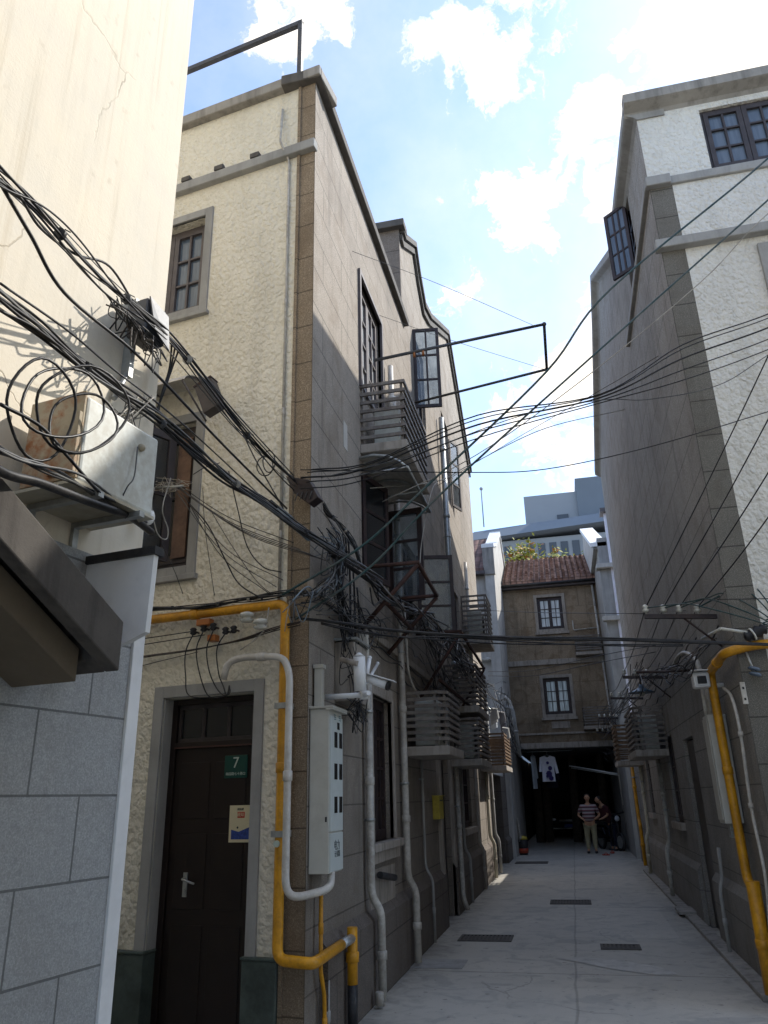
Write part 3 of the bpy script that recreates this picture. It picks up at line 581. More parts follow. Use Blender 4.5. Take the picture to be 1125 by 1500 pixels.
text(dr,'7',D,cu,cz+.025,-.105,.11,'ink','door_number'); text(dr,'梅园路七十弄口',D,cu,cz-.052,-.105,.024,'ink','street_name')
a=D.uv(336,1180,-.1); b=D.uv(366,1234,-.1)
w=MB(); w.box(D,b[0],a[0],b[1],a[1],-.112,-.109); po=w.build('poster','paper',dr)
cu=(a[0]+b[0])/2
w=MB(); w.box(D,cu-.035,cu+.025,a[1]-.085,a[1]-.045,-.109,-.1078); w.build('red_block','red',po)
w=MB(); w.prism([D.P(b[0]+.015,b[1]+.02,-.1085),D.P(a[0]-.02,b[1]+.02,-.1085),D.P(a[0]-.02,b[1]+.085,-.1085),D.P(cu+.01,b[1]+.07,-.1085),D.P(b[0]+.015,b[1]+.10,-.1085)],D.n*.0012); w.build('blue_picture','blue',po)
text(po,'通知',D,cu,a[1]-.065,-.107,.03,'paper','heading'); text(po,'居民楼',D,cu,a[1]-.027,-.1075,.018,'inkd','heading')
w=MB(); w.ball(D.P(cu+.02,a[1]-.15,-.109),.008,1,.3,1); w.build('dot','inkd',po)
# windows on pebbledash side
def lwin(k,n=-.13,**kw):
    a,b,c,d=LWIN[k]; return window(H,L,a,b,c,d,n,**kw)
lwin('top',n=-.05,leaves=2,cols=2,rows=4,frame='wood2',glass='gwhite')  # white pane colour stands for the bright reflection in this glass
w=MB(); ring(w,L,*LWIN['top'],.05,-.03,.03); w.build('window_surround','wood2',H)
lwin('second',n=-.055,leaves=2,cols=1,rows=3,frame='iron',glass='gdark')
window(H,L,9.0,9.9,3.6,4.7,-.055,2,1,3,'iron','gdark')
lwin('ground',n=-.055,leaves=2,cols=2,rows=4,frame='iron',glass='gdark')
w=MB(); a,b,c,d=LWIN['ground']; ring(w,L,a,b,c,d,.13,-.02,.03,False); ring(w,L,a,b,c,d,.05,-.02,.045,False)
w.box(L,a-.18,b+.18,c-.07,c,-.1,.09); w.box(L,a-.15,b+.15,c-.17,c-.07,-.02,.05); w.build('window_surround','slab',H,bevel=.008)
w=MB(); w.box(L,a-.05,b+.05,c-.66,c-.22,-.02,.012); w.build('apron_panel','slab',H,bevel=.006)
w=MB(); w.box(L,YC,17.98,3.06,3.14,-.02,.035); w.build('string_course','slab',H,bevel=.006)
lwin('g2',n=-.055,leaves=2,cols=2,rows=3,frame='iron',glass='gdark'); a,b,c,d=LWIN['g2']
w=MB(); w.box(L,a-.1,b+.1,c-.1,c,-.1,.08); w.build('sill','slab',H,bevel=.008)
lwin('up2',n=-.055,leaves=1,cols=2,rows=3,frame='iron',glass='gdark'); lwin('up3',n=-.055,leaves=1,cols=2,rows=3,frame='iron',glass='gdark'); lwin('mid3',n=-.055,leaves=2,cols=1,rows=3,frame='iron',glass='gdark')
w=MB(); w.box(L,11.02,11.88,0.02,2.1,-.11,-.07); d2=w.build('door','door',H); w=MB(); w.box(L,11.1,11.14,.95,1.1,-.07,-.04); w.build('handle','zinc',d2)
w=MB(); facade(w,L,YC+.02,10.98,0,.66,(),.1,.05); w=MB()
for a,b in ((YC+.3,10.97),(11.93,YE-.02)):
    w.prism([L.P(a,0,.0),L.P(a,0,.065),L.P(a,.60,.065),L.P(a,.68,.0)],(0,b-a,0))
w.build('plinth','ashB',H)
w=MB(); w.box(L,10.82,10.97,.0,2.4,-.02,.05); w.box(L,11.93,12.08,0,2.4,-.02,.05); w.box(L,10.97,11.93,2.2,2.4,-.02,.05); w.build('door_surround','slab',H,bevel=.01)
# open casements
leaf(H,L.P(8.17,0,.0),(1,-.12,0),.42,3.62,4.72,1,3,'iron','gsee',.06,.03)
leaf(H,L.P(6.97,0,.0),(.3,1,0),.52,3.62,4.72,1,3,'iron','gdark',.055,.03)
leaf(H,L.P(9.95,0,.0),(1,.25,0),.50,3.62,4.72,1,3,'iron','gsee',.05,.03)
leaf(H,L.P(10.43,0,.0),(1,.15,0),.42,7.3,8.75,2,3,'iron','gsee',.05,.03)
leaf(H,L.P(14.3,0,.0),(.35,1,0),.42,7.1,8.6,1,3,'iron','gsee',.05,.03)
# white wedge sticker
w=MB(); u,v=L.uv(505,635); w.box(L,u-.05,u+.08,v-.16,v+.12,0,.004); w.build('notice','cpale',H)
# canopy over second window
S=thing('window_canopy','grimy white sheet canopy with sloping steel arms under the highest slatted cage','awning',L.P(7.6,4.9,.1))
ca=[(0,4.86),(.14,4.88),(.30,4.85),(.42,4.78),(.50,4.70)]
w=MB()
for (n0,v0),(n1,v1) in zip(ca,ca[1:]): w.hexa([L.P(6.9,v0,n0),L.P(8.2,v0,n0),L.P(8.2,v1,n1),L.P(6.9,v1,n1),L.P(6.9,v0+.012,n0),L.P(8.2,v0+.012,n0),L.P(8.2,v1+.012,n1),L.P(6.9,v1+.012,n1)])
w.build('sheet','pvc',S)
for u in (6.88,7.55,8.22):
    w=MB(); w.tube([L.P(u,b-.015,a) for a,b in ca],.014,6); w.tube([L.P(u,4.66,0),L.P(u,4.69,.49)],.010,6); w.build('arm','zinc',S)
w=MB(); w.tube([L.P(6.88,4.69,.505),L.P(8.22,4.69,.505)],.014,6); w.build('front_rail','zinc',S)
# ------------------------------------------------------------------ AC cages
def cage(label,fr,u0,u1,dep,z0,z1,nb,bar='bar',slab='slab',cut=.0,group='slatted air conditioner cages',unit=True,slabh=.10):
    S=thing('air_conditioner_cage',label,'cage',fr.P((u0+u1)/2,z0,.1),group)
    w=MB(); w.box(fr,u0-.02,u1+.02,z0,z0+slabh,0,dep+.02); w.build('platform',slab,S,bevel=.008)
    pth=[(u0,0),(u0,dep-cut),(u0+cut,dep),(u1-cut,dep),(u1,dep-cut),(u1,0)] if cut else [(u0,0),(u0,dep),(u1,dep),(u1,0)]
    for k in range(nb):
        z=z0+slabh+.06+(z1-z0-slabh-.07)*k/(nb-1); w=MB()
        for (a,b),(c,d) in zip(pth,pth[1:]):
            A,B=fr.P(a,z,b),fr.P(c,z,d); t=(B-A).normalized(); s_=Vector((0,0,1)).cross(t)*.012; e=t*.010
            w.hexa([A-e-s_,B+e-s_,B+e+s_,A-e+s_]+[x+Vector((0,0,.036)) for x in (A-e-s_,B+e-s_,B+e+s_,A-e+s_)])
        w.build('slat',bar,S)
    for (a,b) in ([(u0,.03)]+pth[1:-1]+[(u1,.03)]+[((u0+u1)/2,dep)]):
        w=MB(); cx=a+(.03 if a<=u0 else -.03 if a>=u1 else 0); w.box(fr,cx-.013,cx+.013,z0+slabh,z1,max(b-.045,0),max(b-.02,.025)); w.build('post',bar,S)
    return S
def acunit(label,fr,u0,z0,n0=.08,wd=.78,ht=.52,dp=.28):
    S=thing('air_conditioner',label,'air conditioner',fr.P(u0+wd/2,z0,.1),'outdoor air conditioner units')
    w=MB(); w.box(fr,u0,u0+wd,z0,z0+ht,n0,n0+dp); w.build('casing','acw',S,bevel=.012)
    w=MB()
    c=fr.P(u0+wd*.4,z0+ht*.5,n0+dp+.004); A_,B_=fr.u,Vector((0,0,1))
    for r in (.05,.09,.13,.17,.21): w.tube([c+(A_*math.cos(t)+B_*math.sin(t))*r for t in [i*math.pi/12 for i in range(24)]],.004,4,closed=True)
    for k in range(8): t=k*math.pi/4; w.tube([c+(A_*math.cos(t)+B_*math.sin(t))*.03,c+(A_*math.cos(t)+B_*math.sin(t))*.215],.004,4)
    w.build('fan_grille','fan',S)
    return S
cage('grey slatted cage on the concrete balcony below the top left window',L,6.95,8.25,.48,4.93,5.72,7)
acunit('white air conditioner inside the upper cage under the top left window',L,7.15,5.05,.1,.8,.5)
cage('wide cage low on the left wall, nearest the viewer, above the yellow box',L,8.72,9.85,.50,2.0,2.68,8,cut=.1)
acunit('air conditioner inside the wide low cage nearest the viewer on the left wall',L,8.9,2.12,.1,.78,.5)
cage('dark cage beyond the wide one on the left wall, upper of the pair',L,12.0,13.5,.5,2.78,3.5,8,'bar')
cage('dark cage beyond the wide one on the left wall, lower of the pair',L,12.0,13.4,.5,2.0,2.68,8,'bar')
acunit('air conditioner with round fan in the lower of the stacked dark cages',L,12.2,2.12,.1)
cage('sunlit brown cage on the left wall, farthest and lowest',L,16.3,17.9,.52,2.05,2.76,9,'bar2')
cage('dark cage hanging high at the far end of the left wall',L,14.75,15.7,.5,4.35,5.3,9,'bar')
acunit('air conditioner in the cage high at the far end of the left wall',L,14.85,4.5,.1,.7)
# ------------------------------------------------------------------ pipes on left wall
def fit(S,pts,r,step=1.1,k=1.28,h=.035,seg=10,mat='pvc'):
    """collars along a pipe run, each a part"""
    P=[Vector(p) for p in pts]
    for a,b in zip(P,P[1:]):
        l=(b-a).length
        if l<.3: continue
        m=max(1,int(l/step)); t=(b-a).normalized()
        for i in range(m):
            c=a+t*(l*(i+.5)/m); w=MB(); w.lathe(c-t*h,t,[(0,r*1.02),(.004,r*k),(2*h-.004,r*k),(2*h,r*1.02)],seg); w.build('collar',mat,S)
def pipe(label,pts,r,mat='pvc',b=.08,name='drain_pipe',cat='pipe',group='drain pipes down the left wall',clamps=0,fr=L):
    S=thing(name,label,cat,pts[-1],group)
    w=MB(); w.tube(bez(pts,b),r,10); w.build('tube',mat,S)
    fit(S,pts,r,mat=mat)
    P=[Vector(p) for p in pts]
    for i in range(clamps):
        a,bb=max(zip(P,P[1:]),key=lambda q:(q[1]-q[0]).length); c=a.lerp(bb,(i+.35)/clamps)
        w=MB(); w.lathe(c-Vector((0,0,.012)),(0,0,1),[(0,r*1.25),(.024,r*1.25)],10); w.tube([c,c-fr.n*(r+.06)],.008,5); w.build('clamp','zinc',S)
    return S
J=lambda u,zt,zb=.03,o=.06,jz=.74,jo=.10:[L.P(u,zt,o),L.P(u,jz+.06,o),L.P(u+.05,jz-.06,o+jo*.7),L.P(u+.05,zb,o+jo*.7)]
pipe('pale drain pipe below the security camera, nearest the meter cabinet',J(6.88,2.62),.034,clamps=2)
w=MB(); w.lathe(L.P(6.82,.02,.13),(0,0,1),[(0,.035),(.09,.035),(.1,.03)],10); tag(w.build('pipe_stub','pvc'),'short pale pipe stub on the ground beside the nearest drain pipe','pipe')
pipe('tall pale drain pipe right of the ground floor window, rising past the open casements',J(8.42,6.4),.036,clamps=4)
pipe('thin grey drain pipe between the tall pale pipe and the dark doorway',J(9.55,2.3,.03,.04),.016,'cgrey',clamps=1)
pipe('pale drain pipe beyond the dark doorway under the stacked cages',[L.P(12.25,2.1,.08),L.P(12.2,.2,.09),L.P(12.25,.04,.14)],.034,clamps=1)
pipe('slim grey pipe left of the far barred window',J(13.05,2.0,.03,.04),.022,'cgrey')
pipe('slim pale pipe right of the far barred window',J(14.9,2.4,.03,.05),.028,'slab')
pipe('yellowed drain pipe on the sunlit strip of the left wall',J(16.9,2.3,.03,.05),.034,'acb')
pipe('dark drain pipe at the end of the left wall beside the grey shutter',J(18.0,3.6,.03,.05),.034,'cgrey')
pipe('silvery drain pipe on the upper left wall beyond the open casement',[L.P(12.75,8.3,.08),L.P(12.75,3.0,.08)],.05,'zinc',clamps=3)
pipe('white drain pipe at the far end of the upper left wall',[L.P(15.35,6.2,.07),L.P(15.35,2.9,.07)],.035,'pvc',clamps=2)
pipe('short white pipe beside the top left window',[L.P(8.25,6.75,.07),L.P(8.25,5.8,.07)],.035,'pvc2')
pipe('thin white hose curling into the wide low cage',[L.P(8.5,3.6,.1),L.P(8.5,2.85,.12),L.P(9.6,2.35,.2),L.P(10.1,2.3,.3)],.014,'pvc',.15)
# ------------------------------------------------------------------ gas pipe around the corner of No 7
GU=.165
gp=[D.P(5,2.965,.07),D.P(GU,2.955,.07),D.P(GU,.60,.07),D.P(-.03,.585,.07),L.P(YC+.0,.585,.08),L.P(5.93,.80,.12)]
gp=[D.P(5,2.965,.07),D.P(GU,2.955,.07),D.P(GU,.60,.07),D.P(-.10,.59,.085)]
e=L.px(500,1384,.10); e2=L.px(516,1374,.12); tt=L.px(516,1358,.12); bb=L.px(517,1410,.12)
S=thing('gas_pipe','thick yellow gas pipe above the number 7 door and down its right side','gas pipe',D.P(GU,.5,.1),'yellow gas pipes')
w=MB(); w.tube(bez(gp+[e],.07),.036,12); w.build('tube','gas',S)
fit(S,gp,.036,1.6,1.2,mat='gas')
w=MB(); w.tube([e,e2],.034,12); w.build('coupling','zinc',S)
w=MB(); w.tube([Vector((e2.x,e2.y,tt.z)),Vector((e2.x,e2.y,.32))],.038,12); w.build('riser','gas',S); fit(S,[Vector((e2.x,e2.y,tt.z)),Vector((e2.x,e2.y,.3))],.038,.35,mat='gas')
w=MB(); w.tube([Vector((e2.x,e2.y,.32)),Vector((e2.x,e2.y,0))],.037,12); w.build('riser_sleeve','black',S)
for z in (2.2,1.35): 
    w=MB(); w.box(D,GU-.05,GU+.05,z-.02,z+.02,.0,.11); w.build('clamp','zinc',S)
w=MB(); w.lathe(D.P(GU,1.29,.11),D.n,[(0,.022),(.012,.022)],12); w.build('tag','ink',S)
pipe('thin yellow and grey service pipe on the corner below the meter cabinet',[L.P(5.52,1.0,.05),L.P(5.52,.5,.05),L.P(5.6,.35,.05),L.P(5.6,.02,.06)],.014,'gas',.03,group='yellow gas pipes')
pipe('grey flexible riser on the corner beside the black pipe sleeve',[L.P(5.66,.42,.05),L.P(5.66,0,.05)],.02,'cgrey',.03,group='yellow gas pipes')
# white conduit
wp=[D.P(.66,2.42,.10),D.P(.63,2.54,.10),D.P(.52,2.575,.10),D.P(.14,2.545,.13),D.P(.085,2.42,.13),D.P(.085,1.02,.13),D.P(.02,.965,.13),L.P(5.42,1.0,.15),L.P(5.46,1.1,.14)]
pipe('white electrical conduit bending over the number 7 door and down into the meter cabinet',wp,.026,'pvc2',.09,'electrical_conduit','conduit',None)
# thin white wire conduit up the pilaster edge
pipe('thin white conduit climbing the stucco beside the corner pilaster',[D.P(.36,8.1,.02),D.P(.34,7.6,.085),D.P(.27,7.4,.02),D.P(.25,2.98,.02)],.012,'pvc',.05,'electrical_conduit','conduit',None)
# ------------------------------------------------------------------ meter cabinet
a=FY(5.62); cx0=a.px(455,1160).x; 
y0=5.37; xo=FY(y0).px(483,1160).x; z1_=FY(y0).px(470,1038).z; z0_=FY(y0).px(470,1281).z
MF=Fr((xo,0,0),(0,1,0),(1,0,0)); y1=MF.uv(502,1160)[0]
S=thing('meter_cabinet','tall beige meter cabinet with six little windows, right of the number 7 door','cabinet',(xo-.1,y0+.1,z0_))
w=MB(); w.bx(XL+.005,xo-.006,y0,y1,z0_,z1_); w.build('body','cabinet',S,bevel=.006)
w=MB(); w.bx(XL-.0,xo+.03,y0-.015,y1+.03,z1_,z1_+.018); w.bx(xo-.03,xo+.03,y0-.015,y1+.03,z1_-.012,z1_); w.build('hood','cabinet',S,bevel=.004)
w=MB(); hh=z1_-z0_; zd=z0_+hh*.235
w.box(MF,y0+.01,y1-.01,zd+.008,z1_-.05,-.006,.004); dd_=w.build('door','cabfront',S,bevel=.002)
w=MB(); w.box(MF,y0+.01,y1-.01,z0_+.01,zd-.004,-.006,.004); d3=w.build('lower_door','cabfront',S,bevel=.002)
cw=y1-y0; win_m=[]
for zz in (.80,.60,.395):
    for k in (0,1):
        w=MB(); u=y0+cw*(.30+.38*k); w.box(MF,u-.0,u+cw*.22,z0_+hh*(zz-.045),z0_+hh*(zz+.055),.004,.007); w.build('meter_window','gdark',dd_,bevel=.001)
w=MB(); u=y0+cw*.52; w.box(MF,u,u+cw*.17,z0_+hh*.875,z0_+hh*.92,.004,.007); w.build('display_window','gdark',dd_)
for k in range(3):
    w=MB(); 
    for s_ in (0,1): w.box(MF,y0+cw*(.28+.38*s_),y0+cw*(.42+.38*s_),z0_+hh*(.935+k*.014),z0_+hh*(.939+k*.014),.004,.0065)
    w.build('vent_slot','inkb',dd_)
w=MB(); w.bx(xo-.03,xo-.02,y0-.012,y0,z0_+hh*.30,z0_+hh*.33); w.build('lock','black',S)
text(d3,'电力',MF,y0+cw*.5,z0_+hh*.155,.0045,.07,'inkd','lettering'); text(d3,'计量箱',MF,y0+cw*.52,z0_+hh*.105,.0045,.045,'inkd','lettering')
w=MB(); w.bx(xo-.14,xo-.08,y0+.06,y0+.12,z1_+.018,z1_+.33); w.bx(xo-.15,xo-.07,y0+.05,y0+.13,z1_+.30,z1_+.33); w.build('cable_duct','cabinet',S,bevel=.003)
# grey service box above it + zinc box
S=thing('service_box','small dented grey beige service box on the wall above the meter cabinet','service box',L.P(6.2,2.4,.1))
a=L.uv(484,1020,.16); b=L.uv(520,955,.16)
w=MB(); w.box(L,6.0,6.42,2.30,2.78,0,.17); w.build('body','slab',S,bevel=.01); w=MB(); w.box(L,6.43,6.5,2.28,2.95,.1,.17); w.build('flange','pvc',S,bevel=.004)
w=MB(); w.box(L,5.98,6.44,2.79,2.81,0,.2); w.build('cap','zinc',S)
# ------------------------------------------------------------------ security camera on left wall
q=L.px(540,1000,.35)
S=thing('security_camera','white bullet security camera with two stub antennas, right of the meter cabinet','camera',q)
def rel(x,y,o=.35): return L.px(x,y,o)
w=MB(); a,b=rel(526,962),rel(528,1012); w.tube([a,b],[.045,.045],12); w.tube([a,a+Vector((0,0,.03))],[.045,.01],12); w.build('housing','white',S)
w=MB(); w.tube([rel(537,990),rel(541,966)],.017,8); w.ball(rel(541.5,964),.019); w.build('antenna','white',S)
w=MB(); w.tube([rel(538,1000,.30),rel(552,974,.20)],.014,8); w.ball(rel(553,972,.2),.018); w.build('antenna','white',S)
w=MB(); a,b=rel(535,993),rel(567,1004,.52); w.tube([a,b],[.028,.034],12); w.build('barrel','white',S)
w=MB(); d_=(b-a).normalized(); sd=d_.cross(Vector((0,0,1))).normalized(); uu=sd.cross(d_)
c8=[a+sd*-.04+uu*.03,a+sd*.04+uu*.03,b+d_*.05+sd*.05+uu*.04,b+d_*.05-sd*.05+uu*.04]; w.hexa(c8+[p+uu*.008 for p in c8]); w.build('sun_shield','white',S,bevel=.003)
w=MB(); w.tube([b-d_*.002,b+d_*.02],.036,12); w.build('lens','black',S)
w=MB(); w.tube([rel(533,1018),rel(533,1018)-Vector((.3,0,0))],.02,8); w.tube([rel(533,1020),rel(540,1015,.42)],.018,8); w.tube([rel(533,1012),rel(533,1024)],.03,10); w.build('bracket','white',S)
w=MB(); w.tube([rel(500,966,.2),rel(524,972)],.02,8); w.build('arm','slab',S)
# yellow box
a=L.uv(632,1172,.08); b=L.uv(646,1202,.08)
S=thing('letter_box','faded yellow letter box on the left wall beside the dark doorway','letter box',L.P(a[0],b[1],.05))
w=MB(); w.box(L,10.42,10.76,1.30,1.58,.0,.09); w.build('box','yel',S,bevel=.006); w=MB(); w.box(L,10.47,10.71,1.52,1.535,.09,.094); w.build('slot','black',S)
w=MB(); w.box(L,10.40,10.78,1.58,1.59,.0,.11); w.build('lid','yel',S)
# stone pipe under window (black hose)
w=MB(); w.tube([L.P(7.2,.93,.06),L.P(7.75,.86,.07)],.03,8); tag(w.build('pipe_stub','black'),'black pipe stub fixed under the ground floor window','pipe')
# rusty brackets below the casements
for k,(u0,u1,zb,zt) in enumerate([(6.7,7.9,3.25,3.62),(9.6,12.6,2.95,3.55)]):
    S=thing('iron_bracket',['rusty triangular iron bracket under the nearer open casement','long rusty iron clothes bracket under the farther open casement'][k],'bracket',L.P(u0,zb,0),'rusty iron brackets on the left wall')
    for i,(a,b) in enumerate([(L.P(u0,zt,.02),L.P(u0,zt,.62)),(L.P(u1,zt-.02,.02),L.P(u1,zt-.02,.60)),(L.P(u0,zt,.6),L.P(u1,zt-.02,.58)),(L.P(u0,zb-.25,.02),L.P(u0,zt-.02,.6)),(L.P(u1,zb-.25,.02),L.P(u1,zt-.04,.58)),(L.P(u0,zb,.3),L.P(u1,zb,.3))]):
        w=MB(); w.tube([a,b],.022,4); w.build('bar','rust',S)
# drying rack
S=thing('drying_rack','long dark clothes drying frame reaching out over the lane below the top left window','drying rack',L.P(7.2,6.2,.1))
a=L.px(548,528,.05); b=FY(9.2).px(797,474); c=FY(10.4).px(801,541); d=L.px(608,590,.05)
b=FY(a.y+1.0).px(797,475); c=FY(a.y+1.9).px(801,541)
for p,q_ in ((a,b),(b,c),(c,d)):
    w=MB(); w.tube([p,q_],.019,8); w.build('rod','steel',S)
w=MB(); w.tube([b,c],.012,6); w.ball(b,.03); w.ball(c,.03); w.build('end_fitting','steel',S)
for t in (.22,.27): 
    w=MB(); p=a.lerp(b,t); w.tube([p,p-Vector((0,0,.07))],.016,6); w.build('peg','orange',S)
# ================================================================== RIGHT HOUSE
RE=18.35
H2=thing('lane_house','right hand house with pale stucco end, dark upper casements and shaded grey flank','house',(XR+.5,YF+.5,0))
rw={'case':(8.35,9.2,7.95,9.0),'gw1':(12.2,13.1,1.15,2.35),'gw2':(16.2,16.9,1.2,2.2),'door':(10.2,11.1,0,2.2)}
rout=[(YF,8.80),(9.9,9.15),(12.9,10.95),(14.0,10.45),(RE,9.1)]
FW=[(.66,3.4,7.82,8.68),(1.05,2.2,4.9,6.62)]
w=MB(); facade(w,RR,YF,RE,0,rout,list(rw.values()),.1,.4,(False,True)); w.build('pebbledash_wall','ashR',H2,recalc=False)
w=MB(); facade(w,FF,.235,9,0,7.78,FW[1:],.15,.2,(False,True)); facade(w,FF,0,9,7.78,8.8,FW[:1],.12,.2,(False,True),False); w.build('stucco_wall','cream2',H2,recalc=False)
w=MB(); facade(w,FF,0,.235,0,7.78,(),.1,.2,(False,False),False); w.build('pilaster','pilR',H2,recalc=False)
w=MB(); w.foot([(XR+.38,YF+.3),(XR+.38,RE-.02),(XR+9,RE-.02),(XR+9,YF+.3)],0,8.75); w.build('inner_wall','dark',H2)
w=MB(); w.box(FF,-.015,9,7.71,7.815,-.02,.035); w.box(FF,-.04,.22,7.703,7.827,-.02,.07); w.box(RR,YF-.03,10.2,7.714,7.812,-.02,.05); w.build('cornice','cgrey',H2,bevel=.01)
w=MB(); w.box(FF,-.06,9,6.86,6.97,-.02,.09); w.build('string_course','cgrey',H2,bevel=.01)
# eaves slab with a coved soffit
w=MB(); pr=[(0,8.76),(.03,8.80),(.13,8.84),(.15,8.85),(.15,8.97),(0,8.99)]
w.prism([FF.P(-.13,v,n) for n,v in pr],FF.u*9.2); w.build('eaves','conc',H2)
w=MB(); pr=[(0,-.10),(.03,-.06),(.11,-.02),(.13,0),(.13,.12),(-.3,.12),(-.3,-.1)]
for (a,va),(b,vb) in zip(rout,rout[1:]):
    ring1=[RR.P(a-(.02 if a==YF else 0),va+dv,n) for n,dv in pr]; ring2=[RR.P(b,vb+dv,n) for n,dv in pr]; n_=len(pr)
    w.add(ring1+ring2,[tuple(range(n_)),tuple(range(n_,2*n_))[::-1]]+[(i,(i+1)%n_,n_+(i+1)%n_,n_+i) for i in range(n_)])
w.build('gable_coping','cgrey',H2)
w=MB(); w.prism([RR.P(max(u,YF+.4),v-.25,-.42) for u,v in rout[:-1]]+[RR.P(RE-.1,8.8,-.42),RR.P(RE-.1,8.4,-.42),RR.P(YF+.4,8.3,-.42)],(8,0,0)); w.build('roof','rtile2',H2)
for ux in (.66,1.55,2.44): window(H2,FF,ux,ux+.87,7.82,8.68,-.04,2,2,3,'wood','gblue',.035,.05,.022,sky=.26)
window(H2,FF,1.05,2.2,4.9,6.62,-.1,2,2,3,'iron','gdark')
w=MB(); ring(w,FF,1.05,2.2,4.9,6.62,.14,-.02,.035); w.build('window_surround','cgrey',H2,bevel=.006)
window(H2,RR,*rw['case'],-.05,1,2,3,'iron','gdark')
leaf(H2,RR.P(8.62,0,.0),(-.72,.6,0),.34,7.93,8.98,3,3,'iron','gblue',.045,.025)
for k in ('gw1','gw2'):
    a,b,c,d=rw[k]; window(H2,RR,a,b,c,d,-.05,2,1,3,'iron','gdark'); w=MB(); w.box(RR,a-.1,b+.1,c-.1,c,-.09,.07); w.build('sill','slab',H2,bevel=.008)
w=MB(); w.box(RR,10.22,11.08,.02,2.17,-.09,-.05); d2=w.build('door','door',H2); w=MB(); w.box(RR,10.3,10.34,.95,1.1,-.05,-.02); w.build('handle','zinc',d2)
w=MB()
for a,b in ((YF+.0,10.1),(11.2,RE)):
    w.prism([RR.P(a,0,.0),RR.P(a,0,.055),RR.P(a,.62,.055),RR.P(a,.70,0)],(0,b-a,0))
w.build('plinth','ashR',H2)
w=MB(); w.box(FF,0,9,0,.62,-.01,.05); w.build('plinth','pilR',H2)
# kerb channel along the right wall
w=MB(); 
for k in range(9):
    a=7.4+k*1.25; w.box(RR,a,a+1.235,.0,.045,.055,.20)
tag(w.build('kerb','conc',None,bevel=.008),'low broken concrete kerb along the foot of the right wall','kerb')
S=thing('drain_cover','tilted concrete drain slab with a dark hole, against the right wall','drain cover',G(1015,1345))
w=MB(); q=G(1015,1340); w.bx(q.x-.2,q.x+.14,q.y-.3,q.y+.25,.035,.075); w.build('slab','conc',S,bevel=.01); w=MB(); w.bx(q.x-.13,q.x+.13,q.y-.42,q.y-.30,.004,.012); w.build('hole','black',S)
for lab,(x,y,wx,wy,rot) in zip(['nearest dark iron drain grate, left of the middle of the lane','worn drain grate right of the middle of the lane, beside the pale patch of painted light','drain grate in the middle of the lane halfway to the archway','farthest drain grate, on the left just before the archway'],[(712,1375,.62,.42,0),(909,1388,.42,.3,0),(836,1322,.62,.5,0),(779,1264,.8,.6,0)]):
    q=G(x,y); S=thing('drain_grate',lab,'drain grate',(q.x,q.y,0),'drain grates set in the lane')
    w=MB(); a,b=wx/2,wy/2; z0,z1=.001,.012
    w.bx(q.x-a,q.x+a,q.y-b,q.y-b+.03,z0,z1); w.bx(q.x-a,q.x+a,q.y+b-.03,q.y+b,z0,z1); w.bx(q.x-a,q.x-a+.03,q.y-b+.03,q.y+b-.03,z0,z1); w.bx(q.x+a-.03,q.x+a,q.y-b+.03,q.y+b-.03,z0,z1); w.build('frame','cdark',S)
    w=MB(); k=q.x-a+.05
    while k<q.x+a-.05: w.bx(k,k+.022,q.y-b+.03,q.y+b-.03,.002,.009); k+=.045
    w.build('bars','cdark',S); w=MB(); w.bx(q.x-a+.03,q.x+a-.03,q.y-b+.03,q.y+b-.03,.0008,.0015); w.build('pit','canopy',S)
q=G(635,1412); w=MB(); w.bx(q.x-.3,q.x+.32,q.y-.22,q.y+.22,.001,.006); tag(w.build('cover_plate','cgrey',None,bevel=.003),'square worn cement cover plate at the foot of the left wall','cover plate')
# soft pool of light on the paving, drawn as a pale flat patch
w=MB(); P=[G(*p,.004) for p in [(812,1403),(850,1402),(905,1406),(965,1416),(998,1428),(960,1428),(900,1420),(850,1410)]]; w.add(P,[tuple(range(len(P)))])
struct(w.build('painted_light_patch','cpale'))
# gas pipe right
gp=[FF.P(3,2.66,.08),FF.P(.14,2.66,.08),RR.P(YF-.08,2.66,.0)+Vector((-.02,0,0)),]
a=RR.px(1040,985,.10); 
gpr=[FF.P(4,2.68,.08),FF.P(.10,2.68,.09),RR.P(YF+.95,2.62,.10),RR.P(YF+.95,.86,.10),RR.P(YF+.80,.72,.10),RR.P(YF+.62,.70,.11)]
S=thing('gas_pipe','thick yellow gas pipe wrapping the corner of the right hand house beside beige trunking','gas pipe',RR.P(YF+.9,.5,.1),'yellow gas pipes')
ga=RR.uv(1040,985,.10); gb=RR.uv(1078,1200,.10); gc=RR.uv(1098,1298,.10)
yv=(ga[0]+gb[0])/2
gpr=[FF.P(4,2.70,.08),FF.P(.12,2.70,.085),RR.P(YF-.0,2.66,.10),RR.P(yv,ga[1],.10),RR.P(yv-.05,gc[1]+.05,.10),RR.P(yv-.32,gc[1]-.02,.11)]
w=MB(); w.tube(bez(gpr,.09),.040,12); w.build('tube','gas',S)
fit(S,gpr,.040,1.4,1.2,mat='gas')
w=MB(); w.tube([RR.P(yv-.34,gc[1]+.06,.115),RR.P(yv-.34,.0,.115)],.055,12); w.build('riser','gas',S); fit(S,[RR.P(yv-.34,gc[1],.115),RR.P(yv-.34,0,.115)],.055,.4,1.15,mat='gas')
